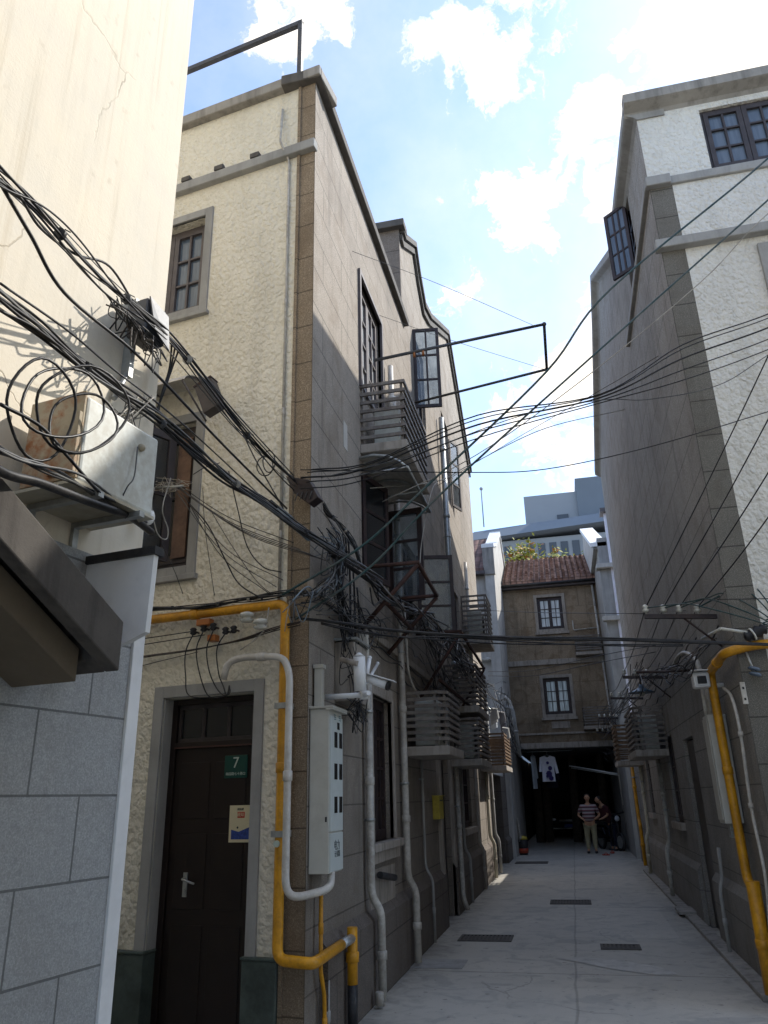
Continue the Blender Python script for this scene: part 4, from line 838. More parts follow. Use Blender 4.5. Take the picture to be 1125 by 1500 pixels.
# beige trunking
ta=RR.uv(1052,1050,.18); tb_=RR.uv(1045,1205,.18)
S=thing('cable_trunking','long beige metal cable trunking on the right wall, left of the yellow gas pipe','cabinet',RR.P(8.9,1.2,.1))
c1=RR.uv(1030,1050,.17); c2=RR.uv(1052,1205,.17)
yc=(c1[0]+c2[0])/2; w=MB(); w.box(RR,yc-.30,yc-.02,c2[1],c1[1],.005,.17); w.build('body','cabinet',S,bevel=.008)
w=MB(); w.box(RR,yc-.28,yc-.04,c2[1]+.03,c1[1]-.03,.172,.180); w.build('cover','cabinet',S,bevel=.003)
w=MB(); w.box(RR,yc-.2,yc-.1,c2[1]-.12,c2[1],.03,.12); w.tube([RR.P(yc-.2,c2[1]-.06,.1),RR.P(yc-.5,c2[1]-.06,.1)],.02,8); w.build('clamp','zinc',S)
w=MB(); w.tube([RR.P(yc-.15,c1[1],.1),RR.P(yc-.15,c1[1]+.42,.1)],.03,8); w.build('riser','pvc',S)
# right goose-neck conduit + camera
pg=[RR.px(x,y,.12) for x,y in [(988,985),(990,968),(1000,957),(1013,960),(1022,972),(1028,1000)]]
S=thing('electrical_conduit','pale gooseneck conduit bent over the racks on the right wall','conduit',pg[-1])
w=MB(); w.tube(catm(pg+[RR.px(1036,1050,.12)]),.024,10); w.build('tube','pvc',S)
q=RR.px(1028,995,.2)
S=thing('security_camera','boxy white security camera facing the viewer on the right wall beside the yellow pipe','camera',q)
fr=Fr((q.x,q.y,0),(1,0,0),(0,-1,0)); w=MB(); w.box(fr,-.075,.075,q.z-.075,q.z+.07,-.14,0); w.build('housing','white',S,bevel=.02)
w=MB(); w.box(fr,-.04,.04,q.z-.04,q.z+.03,.001,.012); w.build('lens','black',S,bevel=.004); w=MB(); w.box(fr,-.09,.09,q.z+.075,q.z+.085,-.16,.05); w.build('sun_shield','white',S,bevel=.003)
w=MB(); w.tube([q+Vector((0,.1,-.05)),q+Vector((XR-q.x,.1,-.05))],.02,8); w.build('bracket','white',S)
wp=[RR.px(x,y,.06) for x,y in [(1060,1008),(1072,1022),(1085,1075),(1100,1180),(1122,1290),(1130,1400)]]
S=thing('electrical_conduit','thin white conduit running down the right wall, right of the yellow gas pipe','conduit',wp[-1]); w=MB(); w.tube(catm(wp),.014,8); w.build('tube','pvc2',S); 
for p in (wp[2],wp[3]): w=MB(); w.lathe(p-Vector((0,0,.02)),(0,0,1),[(0,.022),(.04,.022)],8); w.build('collar','pvc2',S)
S=thing('wall_clip','small white two hole wall bracket on the right pilaster','bracket',FF.P(.2,2.4,0)); a=FF.uv(1090,1015,.02); w=MB(); w.box(FF,a[0]-.02,a[0]+.02,a[1]-.09,a[1]+.09,0,.02); w.build('strip','pvc2',S,bevel=.003)
w=MB(); w.box(FF,a[0]-.008,a[0]+.008,a[1]+.03,a[1]+.05,.021,.024); w.box(FF,a[0]-.008,a[0]+.008,a[1]-.06,a[1]-.04,.021,.024); w.build('hole','black',S)
# drain pipes right
JR=lambda u,zt,zb=.05,o=.06: [RR.P(u,zt,o),RR.P(u,.84,o),RR.P(u-.06,.70,o+.07),RR.P(u-.02,zb,o+.07)]
GRR='drain pipes down the right wall'
pipe('pale drain pipe below the nearer cage on the right wall',JR(13.9,2.25),.034,'pvc',group=GRR,fr=RR,clamps=2)
pipe('yellowed drain pipe farther along the right wall below the far cage',JR(17.6,2.3),.036,'acb',group=GRR,fr=RR,clamps=1)
pipe('dark grey drain pipe at the right wall base near the gas pipe',[RR.P(9.3,1.0,.05),RR.P(9.3,.72,.06),RR.P(9.25,.6,.11),RR.P(9.25,.02,.11)],.02,'cgrey',group=GRR,fr=RR)
S=pipe('yellow gas riser at the far end of the right wall beside the archway',[RR.P(19.6,2.4,.08),RR.P(19.6,1.0,.08),RR.P(19.4,.9,.08),RR.P(19.4,.05,.08)],.04,'gas',group='yellow gas pipes',fr=RR,clamps=1)
cage('larger slatted cage on the right wall, nearer the viewer',RR,12.75,14.4,.47,2.08,2.80,8,cut=.1)
acunit('air conditioner inside the nearer cage on the right wall',RR,13.1,2.2,.08)
cage('smaller slatted cage on the right wall just beyond the larger one',RR,17.3,18.3,.5,2.1,2.9,8,'bar2',group='slatted air conditioner cages')
# insulator racks
def rack(label,x0,x1,y,ins,yv=None,o=.06,th=.02,mat='iron'):
    a=RR.px(x1,y,.02); f=FY(a.y); b=f.px(x0,y)
    S=thing('insulator_rack',label,'insulator rack',a,'insulator racks on the right wall')
    w=MB(); w.hexa([b+Vector((0,-th,-th)),a+Vector((0,-th,-th)),a+Vector((0,th,-th)),b+Vector((0,th,-th)),b+Vector((0,-th,th)),a+Vector((0,-th,th)),a+Vector((0,th,th)),b+Vector((0,th,th))]); w.build('crossarm',mat,S)
    pts=[]
    for t in ins:
        p=b.lerp(a,t)+Vector((0,0,th)); w=MB(); w.lathe(p,(0,0,1),[(0,.008),(.02,.008),(.022,.026),(.04,.034),(.055,.022),(.065,.03),(.085,.024),(.095,.008)],10); w.build('insulator','porc',S); pts.append(p+Vector((0,0,.06)))
    w=MB(); w.tube([b.lerp(a,.55)-Vector((0,0,th)),a-Vector((0,0,.28))],.010,6); w.build('strut',mat,S)
    return pts
I=(.05,.3,.55,.85)
r1=rack('nearest insulator rack on the right wall, with green wires tied to it',944,1050,903,(.03,.28,.5,.75))
r2=rack('second insulator rack on the right wall, above the blue lamp shade',912,978,992,I)
r3=rack('third insulator rack on the right wall, behind the blue lamp shade',894,942,1023,I)
r4=rack('small insulator rack above the far right cage',877,908,1052,I)
r5=rack('lowest and farthest insulator rack on the right wall',874,905,1073,I)
RK=[r1,r2,r3,r4,r5]
ups=[(1125,520),(1125,612),(1125,690),(1125,755)]
for i in range(4):
    st=FF.px(*ups[i],.5)+Vector((0,-.3,0)); d0=(st-r1[i]); st=r1[i]+d0*1.25
    lab=['leftmost','second','third','rightmost'][i]
    w=MB(); w.tube(catm([st,(st+r1[i])/2-Vector((0,0,.03)),r1[i]]),.006,5); tag(w.build('power_line','cab',recalc=False),f'power line slanting over the pale stucco to the nearest rack, {lab} of four','wire','power lines along the right wall')
    w=MB(); Q=[r1[i]]
    for a,b in zip(RK,RK[1:]): m=(a[i]+b[i])/2; m.z-=.05; Q+= [m,b[i]]
    w.tube(catm(Q),.005,5); tag(w.build('power_line','cab',recalc=False),f'power line from rack to rack along the right wall, {lab} of four','wire','power lines along the right wall')
# long bars / misc on right
S=thing('iron_bracket','long dark iron bar sticking out of the right wall above the second rack','bracket',RR.px(1035,982,.02)); a=RR.px(1037,981,.02); b=FY(a.y).px(932,985); w=MB(); w.tube([b,a],.014,5); w.build('bar','iron',S)
# lamp with blue enamel shade
q=FY(13.0).px(940,1012)
S=thing('wall_lamp','shallow blue enamel lamp shade on an arm under the racks on the right wall','lamp',q)
w=MB(); w.lathe(q,(0,0,1),[(-.03,.20),(-.02,.19),(.02,.10),(.05,.05),(.10,.035)],16); w.build('lamp_shade','blueenamel',S); w=MB(); w.tube([q+Vector((0,0,.1)),q+Vector((0,0,.28))],.012,6); w.tube([q+Vector((0,0,.22)),Vector((XR,q.y,q.z+.22))],.012,6); w.build('arm','iron',S); w=MB(); w.ball(q+Vector((0,0,-.04)),.045); w.build('bulb','porc',S)
# green wire clamp cluster near right corner
q=FF.px(1105,928,.12)
S=thing('insulator_stack','dark glazed stack of wire shackles on the right pilaster above the yellow pipe','insulator',q)
w=MB(); ax=Vector((.8,0,.35)); w.lathe(q-ax*.10,ax,[(0,.02),(.02,.05),(.04,.03),(.07,.06),(.09,.035),(.12,.06),(.15,.035),(.17,.05),(.2,.02)],12); w.build('shackle','black',S)
w=MB(); w.lathe(q-ax*.03-Vector((0,.01,.0)),ax,[(0,.058),(.012,.058)],12); w.build('band','porc',S)
w=MB(); a=FF.px(1056,921,.08); w.tube([q,a],.014,6); w.tube([a,RR.px(1028,936,.05)],.014,6); w.build('strut','porc',S)
q=FF.px(1105,985,.08)
S=thing('insulator_stack','pair of pale glass insulators low on the right pilaster','insulator',q); w=MB()
for dz in (0,.045): w.lathe(q+Vector((0,0,dz-.03)),(.3,-.1,1),[(0,.03),(.01,.055),(.03,.04)],12)
w.build('insulator','gblue',S); w=MB(); w.tube([q+Vector((0,0,.0)),q+Vector((-.03,.02,.18))],.009,6); w.build('pin','zinc',S)
for k in range(5):
    a=r1[min(k,3)]; q=FF.px(1108+k*3,925-k*4,.12); mid=(a+q)/2+Vector((.05*k,-.1,.10+.035*k))
    w=MB(); w.tube(catm([a,a.lerp(mid,.6)+Vector((0,0,.02)),mid,q+Vector((.08,-.02,.05)),q]),.006,5); tag(w.build('jumper_wire','cabgr',recalc=False),['green jumper wire, lowest of the looped set between nearest rack and dark shackles','green jumper wire, second lowest of the looped set at the right pilaster','green jumper wire, middle of the looped set at the right pilaster','green jumper wire, second highest of the looped set at the right pilaster','green jumper wire, highest loop over the right pilaster'][k],'wire','green jumper wires on the right pilaster')
# ================================================================== FAR LEFT: gate wall, white house
S=thing('garage_wall','low grey wall with a closed grey roller shutter beyond the sunlit strip','garage',(XL-.5,20,0))
w=MB(); facade(w,L,18.13,23.3,0,2.75,[(18.5,20.9,0,2.05)],.25,.3); w.build('wall','ashB',S,recalc=False)
w=MB(); w.box(L,18.5,20.9,0,2.05,-.24,-.2)
for k in range(16): w.box(L,18.5,20.9,.06+k*.125,.16+k*.125,-.2,-.185)
w.build('roller_shutter','shut',S); w=MB(); w.box(L,18.4,21.0,2.05,2.2,-.02,.06); w.build('lintel','cpale',S); w=MB(); w.prism([L.P(21.0,0,0),L.P(21.0,0,.06),L.P(21.0,.5,.06),L.P(21.0,.58,0)],(0,2.25,0)); w.build('plinth','ashB',S)
FW2=FY(22.6,-1.80)   # front of white house, u = X + 1.8
S=thing('white_house','white rendered house with dark tiled roof between the left wall and the archway building','house',(-3,23,0))
hx=[(-1.05,-.55,4.3,5.4),(-.82,-.42,6.2,7.3)]
w=MB(); facade(w,FW2,-7,-.14,2.4,8.05,hx,.15,.25); w.build('wall','cpale',S,recalc=False); w=MB(); w.bx(-8.8,-1.96,22.95,27.9,0,7.9); w.build('inner_wall','cpale',S)
for h in hx: window(S,FW2,*h,-.08,1,2,3,'iron','gdark')
w=MB(); w.prism([(-9,22.4,8.0),(-1.96,22.4,8.0),(-1.96,25.4,9.9),(-9,25.4,9.9)],(0,.0,.12)); w.build('roof','rtile2',S)
w=MB(); w.box(FW2,-7,-.14,7.92,8.02,0,.25); w.build('eaves','wood2',S)
S=thing('fire_wall','tall pale parapet wall with a white stone cap, left of the archway house','wall',(-1.82,23,0))
pr=[(22.45,0),(22.45,8.75),(24.2,9.35),(26.2,10.4),(28,9.3),(28,0)]
w=MB(); w.prism([(-1.95,a,b) for a,b in pr],(.28,0,0)); w.build('wall','cpale',S)
w=MB()
for (a,b),(c,d) in zip(pr[1:4],pr[2:5]): w.hexa([(-2.0,a-.06,b),(-1.62,a-.06,b),(-1.62,c,d),(-2.0,c,d),(-2.0,a-.06,b+.12),(-1.62,a-.06,b+.12),(-1.62,c,d+.12),(-2.0,c,d+.12)])
w.build('cap','white',S); w=MB(); w.bx(-1.98,-1.64,22.40,22.55,7.9,8.75); w.build('corbel','conc',S)
# ================================================================== ARCHWAY BUILDING
CY=25.5; C=FY(CY)
S=thing('archway_house','dark weathered house bridging the end of the lane over a deep archway','house',(0,CY,0))
cw_=[(-.55,.27,6.72,7.80),(-.60,.24,3.98,5.12)]
zb=2.95
w=MB(); facade(w,C,-1.67,1.62,zb,8.15,cw_,.15,.3); w.build('wall','ashC',S,recalc=False)
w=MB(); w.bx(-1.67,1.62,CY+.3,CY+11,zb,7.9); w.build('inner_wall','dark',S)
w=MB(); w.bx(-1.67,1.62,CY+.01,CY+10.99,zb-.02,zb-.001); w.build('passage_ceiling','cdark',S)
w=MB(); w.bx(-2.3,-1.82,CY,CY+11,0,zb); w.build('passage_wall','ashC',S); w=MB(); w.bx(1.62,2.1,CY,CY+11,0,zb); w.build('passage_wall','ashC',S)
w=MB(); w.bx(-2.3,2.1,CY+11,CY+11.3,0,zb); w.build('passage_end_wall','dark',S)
for k,h in enumerate(cw_):
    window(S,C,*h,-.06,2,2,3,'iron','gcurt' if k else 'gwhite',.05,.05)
    w=MB(); ring(w,C,*h,.10,-.02,.035); w.box(C,h[0]-.14,h[1]+.14,h[2]-.18,h[2]-.10,-.02,.08); w.build('window_surround','slab',S,bevel=.008)
w=MB(); w.box(C,-.45,.12,3.55,3.76,-.02,.02); w.box(C,-.40,.17,6.30,6.48,-.02,.02); w.build('apron_panel','slab',S)
w=MB(); w.box(C,-1.67,1.62,5.55,5.72,-.02,.06); w.box(C,-1.67,1.62,zb,3.12,-.02,.04); w.box(C,-1.67,1.62,3.36,3.42,-.02,.05); w.build('string_course','slab',S,bevel=.01)
w=MB(); w.box(C,-1.7,1.5,8.12,8.24,0,.22); w.build('eaves','wood2',S)
w=MB(); w.tube([C.P(-1.7,8.22,.28),C.P(1.5,8.22,.28)],.05,8); w.build('gutter','black',S)
w=MB(); w.prism([(-1.62,CY-.3,8.26),(1.45,CY-.3,8.26),(1.45,CY+3.0,9.95),(-1.62,CY+3.0,9.95)],(0,0,.1)); rf=w.build('roof','rtile',S)
w=MB()
for j in range(13):
    for k in range(17):
        x=-1.55+k*.18+random.uniform(-.006,.006); a=j/13; b=(j+1.12)/13; z=.022
        w.tube([(x,CY-.32+3.32*a,8.385+1.7*a+z),(x,CY-.32+3.32*b,8.345+1.7*b)],[.058,.047],6)
w.build('barrel_tiles','rtile',rf)
for k in range(9):
    pass
cage('dark slatted cage high on the archway house under the upper window',C,.55,1.35,.35,5.75,6.35,7,group='slatted air conditioner cages')
cage('dark slatted cage with plants, lower on the archway house',C,.55,1.45,.4,3.45,4.1,7,group='slatted air conditioner cages')
pipe('thin pale drain pipe down the right edge of the archway house',[C.P(1.30,8.1,.06),C.P(1.38,4.0,.06),C.P(1.45,.1,.06)],.035,'pvc',.1,group='pipes on the archway house',fr=C)
pipe('short pale pipe elbow beside the upper archway house window',[C.P(.55,6.95,.05),C.P(.55,6.62,.05),C.P(1.3,6.66,.05)],.018,'pvc',.05,group='pipes on the archway house',fr=C)
pipe('pale drain pipe down the left side of the archway',[L.P(23.6,3.9,.10),L.P(23.6,1.0,.10),L.P(23.7,.85,.17),L.P(23.9,.05,.2)],.04,'pvc',.1,group='pipes on the archway house')
pipe('pale crooked pipe on the white house above the lane',[FW2.P(-.5,5.35,.08),FW2.P(.0,5.35,.08),FW2.P(.02,4.3,.08),FW2.P(.3,4.15,.08),FW2.P(.42,3.1,.08)],.05,'pvc',.15,group='pipes on the archway house')
pipe('grey pipe below the crooked one beside the archway',[FW2.P(-.4,3.95,.1),FW2.P(.35,3.95,.1),FW2.P(.45,2.6,.1)],.05,'cgrey',.15,group='pipes on the archway house')
w=MB(); facade(w,L,23.32,25.5,0,2.9,(),.1,.3); S3=w.build('wall','ashB',None,recalc=False); tag(S3,'short grey wall stub between the roller shutter and the archway','wall')
# far right house
S=thing('far_right_house','narrow house with a white end strip and small sills, behind the right hand house','house',(2.5,21.8,0))
FR3=FY(21.9,1.62)
w=MB(); w.bx(1.42,3.2,22.0,31,0,8.6); w.build('flank_wall','cgrey',S); w=MB(); w.bx(1.70,3.2,21.85,21.999,0,9.3); w.build('end_wall','shirt',S); 
w=MB(); w.bx(1.40,1.70,21.88,21.999,0,7.6); w.build('pilaster','cgrey',S)
w=MB(); w.bx(1.30,3.2,21.7,22.1,7.62,7.74); w.build('cornice','cpale',S); w=MB(); w.bx(1.30,1.95,21.74,22.0,6.1,6.22); w.build('sill','cpale',S); w=MB(); w.prism([(1.30,22.1,8.3),(1.30,27.5,10.6),(1.30,31,8.6)],(.3,0,0)); w.build('gable_wall','cpale',S)
w=MB(); w.hexa([(1.22,22.0,8.35),(1.68,22.0,8.35),(1.68,27.5,10.65),(1.22,27.5,10.65),(1.22,22.0,8.47),(1.68,22.0,8.47),(1.68,27.5,10.78),(1.22,27.5,10.78)]); w.build('gable_cap','white',S); w=MB(); w.bx(1.6,3.3,21.7,22.2,9.3,9.42); w.build('roof','wood2',S)
w=MB(); facade(w,Fr((XR,0,0),(0,1,0),(-1,0,0)),18.40,21.6,0,3.3,(),.1,.3); S3=w.build('wall','ashR',None,recalc=False); tag(S3,'low grey wall continuing behind the right hand house','wall')  # wall height raised to throw shade over the paving at the far end
# ------------------------------------------------------------------ distant building
DY=62; E=FY(DY)
S=thing('office_building','large flat grey building with strip windows far behind the roofs','building',(0,DY,0))
def eu(x,y): return E.uv(x,y)
a=eu(690,782); b=eu(880,755)
w=MB(); w.bx(-6.6,14,DY+1,DY+14,0,22.2); w.build('wall','fargrey',S)
w=MB(); w.hexa([(-7.0,DY,22.2),(15,DY,23.4),(15,DY+15,23.4),(-7.0,DY+15,22.2),(-6.2,DY+1.5,23.5),(15,DY+1.5,24.7),(15,DY+15,24.7),(-6.2,DY+15,23.5)]); w.build('roof','farblue',S)
w=MB(); w.bx(-1.7,3.0,DY+4,DY+11,23.5,27.3); w.build('roof_block','fargrey',S); w=MB(); w.bx(3.0,12,DY+3.6,DY+11,23.5,28.4); w.build('stair_block','farblue',S)
w=MB(); w.bx(1.1,2.1,DY+3.9,DY+3.99,24.5,25.2); w.build('window','farwin',S)
for k in range(10):
    w=MB(); x=-4.6+k*.95; w.bx(x,x+.6,DY+.9,DY+.99,20.2,21.7)
    if k not in(2,): w.build('window','farwin',S)
S=thing('antenna_mast','thin antenna mast on the distant grey roof','antenna',(*(E.px(709,772).xy),22)); q=E.px(709,772); q2=E.px(705,716); w=MB(); w.tube([q,Vector((q.x,q.y,q2.z))],.06,5); w.ball((q.x,q.y,q2.z),.16); w.build('mast','fargrey',S)
# ------------------------------------------------------------------ trees
def tree(label,x,y,z,r,h,nl=520):
    S=thing('tree',label,'tree',(x,y,0),'trees behind the archway house roof')
    w=MB(); w.tube([(x,y,0),(x+.1,y,z*.5),(x,y,z)],[.16,.12,.05],8); 
    for k in range(7):
        a=random.uniform(0,6.28); w.tube([(x,y,z-.8+k*.1),(x+math.cos(a)*r*.6,y+math.sin(a)*r*.6,z+random.uniform(0,h*.6))],[.05,.015],5)
    w.build('trunk','bark',S)
    w=MB(); cl=[(random.gauss(0,.42)*r,random.gauss(0,.42)*r,random.uniform(-.3,1)*h*.75) for _ in range(16)]
    for k in range(nl):
        c=random.choice(cl); s_=random.uniform(.06,.14); p=Vector((x+c[0]+random.gauss(0,.22),y+c[1]+random.gauss(0,.22),z+c[2]+random.gauss(0,.2)))
        d=Vector((random.gauss(0,1),random.gauss(0,1),random.gauss(0,.7))).normalized(); o=d.orthogonal().normalized(); e=d.cross(o)
        w.add([p-d*s_,p+o*s_*.5,p+d*s_,p-o*s_*.5+e*.02],[(0,1,2,3)])
    w.build('crown','leaf',S,recalc=False)
for lab,x,y,z,r,h in [('yellow green tree top rising tallest behind the left end of the tiled roof',-1.0,30.4,10.25,.5,1.2),('low yellow green tree top behind the left of the tiled roof',-1.3,30.0,9.95,.6,.6),('orange tinged tree top behind the middle of the tiled roof',.0,30.2,10.0,.65,.8),('small reddish tree top behind the right of the tiled roof',1.0,30.1,9.9,.6,.6)]: tree(lab,x,y,z,r,h,620)
# ================================================================== PASSAGE CONTENTS
def shirt(label,px,Y,mat,wd,ln,rot,printed=False,group='washing hung in the archway'):
    q=FY(Y).px(*px); S=thing('hanging_shirt',label,'shirt',q,group)
    c,s_=math.cos(rot),math.sin(rot); fr=Fr((q.x,q.y,0),(c,s_,0),(s_,-c,0))
    ol=[(-.10,0),(-.26,-.05),(-.33,-ln*.62),(-.24,-ln*.62),(-.2,-ln*.3),(-.22,-ln),(.22,-ln),(.2,-.3*ln),(.25,-ln*.7),(.34,-ln*.68),(.26,-.05),(.10,0),(0,-.06)]
    w=MB(); w.prism([fr.P(a*wd/.5,q.z+b,.04*math.sin(b*9)+.0) for a,b in ol],fr.n*.05); o=w.build('cloth',mat,S)
    if printed:
        w=MB()
        for a,b,r in ((-.02,-.22,.05),(.05,-.38,.07),(0,-.55,.1),(.06,-.68,.08),(-.06,-.62,.05)): w.lathe(fr.P(a*wd/.5,q.z+b,.085),fr.n,[(0,r),(.004,r)],7)
        w.build('print','purple',o)
    w=MB(); w.tube([q+Vector((0,0,.12)),q+Vector((0,0,.02))],.008,5); w.tube([fr.P(-.15,q.z-.03,.02),q+Vector((0,0,.03)),fr.P(.15,q.z-.03,.02)],.008,5); w.build('hanger','zinc',S)
shirt('grey and white long shirt hanging edge on at the left of the archway',(780,1107),25.9,'shirt2',.22,1.0,1.1)
shirt('white shirt with a dark indigo print hanging in the archway',(801,1107),25.9,'shirt',.46,.78,.25,True)
shirt('dark garment hanging behind the printed white shirt',(806,1118),26.5,'darkcloth',.4,.75,.2)
S=thing('washing_pole','metal washing pole spanning the upper left of the archway','pole',(-.8,25.9,2.9)); w=MB(); q=FY(25.9).px(800,1102); w.tube([(-1.8,25.9,q.z+.03),(.1,25.9,q.z+.03)],.015,6); w.build('rod','zinc',S)
S=thing('washing_pole','long pale pole slanting in front of the archway from the right wall','pole',RR.P(24,2.3,0)); a=FY(24.4).px(834,1122); b=FY(23.4).px(905,1134); w=MB(); w.tube([a,b],.022,6); w.tube([a+Vector((.05,0,-.06)),b+Vector((0,0,-.03))],.012,6); w.build('rod','zinc',S)
# car
def car(x,y,rz,label):
    S=thing('parked_car',label,'car',(x,y,0)); S.rotation_euler=(0,0,rz); OFF[S.name]=Vector((0,0,0))
    prof=[(-2.2,.35),(-2.25,.62),(-2.1,.80),(-1.2,.92),(-.55,1.35),(.75,1.42),(1.5,1.02),(2.15,.95),(2.25,.6),(2.2,.35)]
    w=MB(); n=len(prof); secs=[(-.88,.0,.72),(-.80,.0,1.),(.80,.0,1.),(.88,.0,.72)]
    vs=[]
    for xx,_,k in secs:
        for (py,pz) in prof: zz=.62+(pz-.62)*k if pz>.62 else pz; tuck=1-max(0,(pz-.95))*.35; vs.append((xx*tuck,py,zz))
    fs=[]
    for i in range(3):
        for j in range(n): fs.append((i*n+j,i*n+(j+1)%n,(i+1)*n+(j+1)%n,(i+1)*n+j))
    fs+= [tuple(range(n)),tuple(range(3*n,4*n))[::-1]]; w.add(vs,fs); w.build('body','car',S,bevel=.03)
    w=MB(); w.add([(-.66,-1.14,.98),(.66,-1.14,.98),(.56,-.60,1.31),(-.56,-.60,1.31)],[(0,1,2,3)]); w.v=[v+Vector((0,-.03,.02)) for v in w.v]; w.build('windscreen','gdark',S)
    for sx in (-1,1):
        w=MB(); w.ball((sx*.62,-2.16,.66),.12,1.3,.5,.7); w.build('headlight','lamp',S)
        for yy in (-1.4,1.4):
            w=MB(); w.lathe((sx*.70,yy,.31),(sx,0,0),[(0,.31),(.15,.32),(.18,.28)],18); o=w.build('wheel','black',S); w=MB(); w.lathe((sx*.885,yy,.31),(sx,0,0),[(0,.2),(.01,.17)],12); w.build('rim','zinc',o)
        w=MB(); w.ball((sx*.95,-.95,1.0),.09,1.1,.6,.8); w.build('mirror','car',S)
    w=MB(); w.bx(-.4,.4,-2.285,-2.25,.62,.70); w.build('grille','chrome',S); w=MB(); w.bx(-.22,.22,-2.29,-2.26,.42,.53); w.build('licence_plate','blue',S); w=MB(); w.bx(-.8,.8,-2.27,-2.22,.36,.40); w.build('bumper_trim','chrome',S)
q=G(815,1222); car(-.55,34.3,R(8),'dark car parked deep inside the archway')
# scooter behind the person
def scooter(x,y,rz,label):
    S=thing('motor_scooter',label,'scooter',(x,y,0)); S.rotation_euler=(0,0,rz); OFF[S.name]=Vector((0,0,0))
    for yy in (-.62,.62):
        w=MB(); w.tube([(0,yy+.22*math.cos(t),.24+.22*math.sin(t)) for t in [i*math.pi/9 for i in range(18)]],.05,6,closed=True); o=w.build('wheel','black',S); w=MB(); w.lathe((-.03,yy,.24),(1,0,0),[(0,.17),(.06,.17)],10); w.build('rim','zinc',o)
    w=MB(); w.prism([(-.16,-.42,.30),(-.16,-.50,.95),(-.16,-.40,.97),(-.16,-.28,.42),(-.16,.0,.34),(-.16,.15,.62),(-.16,.75,.68),(-.16,.80,.5),(-.16,.5,.3)],(.32,0,0)); w.build('body','car',S,bevel=.03)
    w=MB(); w.bx(-.14,.14,.05,.72,.69,.78); w.build('seat','black',S,bevel=.03)
    w=MB(); w.tube([(-.34,-.42,1.05),(0,-.48,1.0),(.34,-.42,1.05)],.018,6); w.tube([(0,-.48,1.0),(0,-.60,.28)],.03,6); w.build('handlebar','black',S)
    w=MB(); w.ball((0,-.56,.88),.08,1,.6,1); w.build('headlight','lamp',S)
    for sx in (-1,1): w=MB(); w.tube([(sx*.25,-.44,1.04),(sx*.32,-.46,1.2)],.006,4); w.ball((sx*.33,-.46,1.22),.045,1,.3,.8); w.build('mirror','black',S)
scooter(.95,25.6,R(24),'black motor scooter parked behind the person in stripes')
# person
def skin(name,verts,edges,mat,parent,lv=2,shade=True):
    me=bpy.data.meshes.new(name); me.from_pydata([v[0] for v in verts],edges,[]); me.update()
    o=bpy.data.objects.new(name,me); COL.objects.link(o); o.parent=parent; OFF[name]=Vector()
    me.materials.append(MATS[mat]); m=o.modifiers.new('skin','SKIN'); m.use_smooth_shade=True
    if not me.skin_vertices: me.attributes
    lay=me.skin_vertices[0].data if me.skin_vertices else None
    for i,v in enumerate(verts): lay[i].radius=v[1] if isinstance(v[1],tuple) else (v[1],v[1])
    lay[0].use_root=True
    s=o.modifiers.new('sub','SUBSURF'); s.levels=s.render_levels=lv
    return o
def addskin(me):
    bm=bmesh.new(); bm.from_mesh(me); bm.verts.layers.skin.verify(); bm.to_mesh(me); bm.free()
def skinobj(name,verts,edges,mat,parent,lv=2):
    me=bpy.data.meshes.new(name); me.from_pydata([v[0] for v in verts],edges,[]); addskin(me)
    for i,v in enumerate(verts): me.skin_vertices[0].data[i].radius=v[1] if isinstance(v[1],tuple) else (v[1],v[1])
    me.skin_vertices[0].data[0].use_root=True
    o=bpy.data.objects.new(name,me); COL.objects.link(o); o.parent=parent; me.materials.append(MATS[mat]); OFF[o.name]=Vector((0,0,0))
    m=o.modifiers.new('skin','SKIN'); m.use_smooth_shade=True; s=o.modifiers.new('sub','SUBSURF'); s.levels=s.render_levels=lv; return o
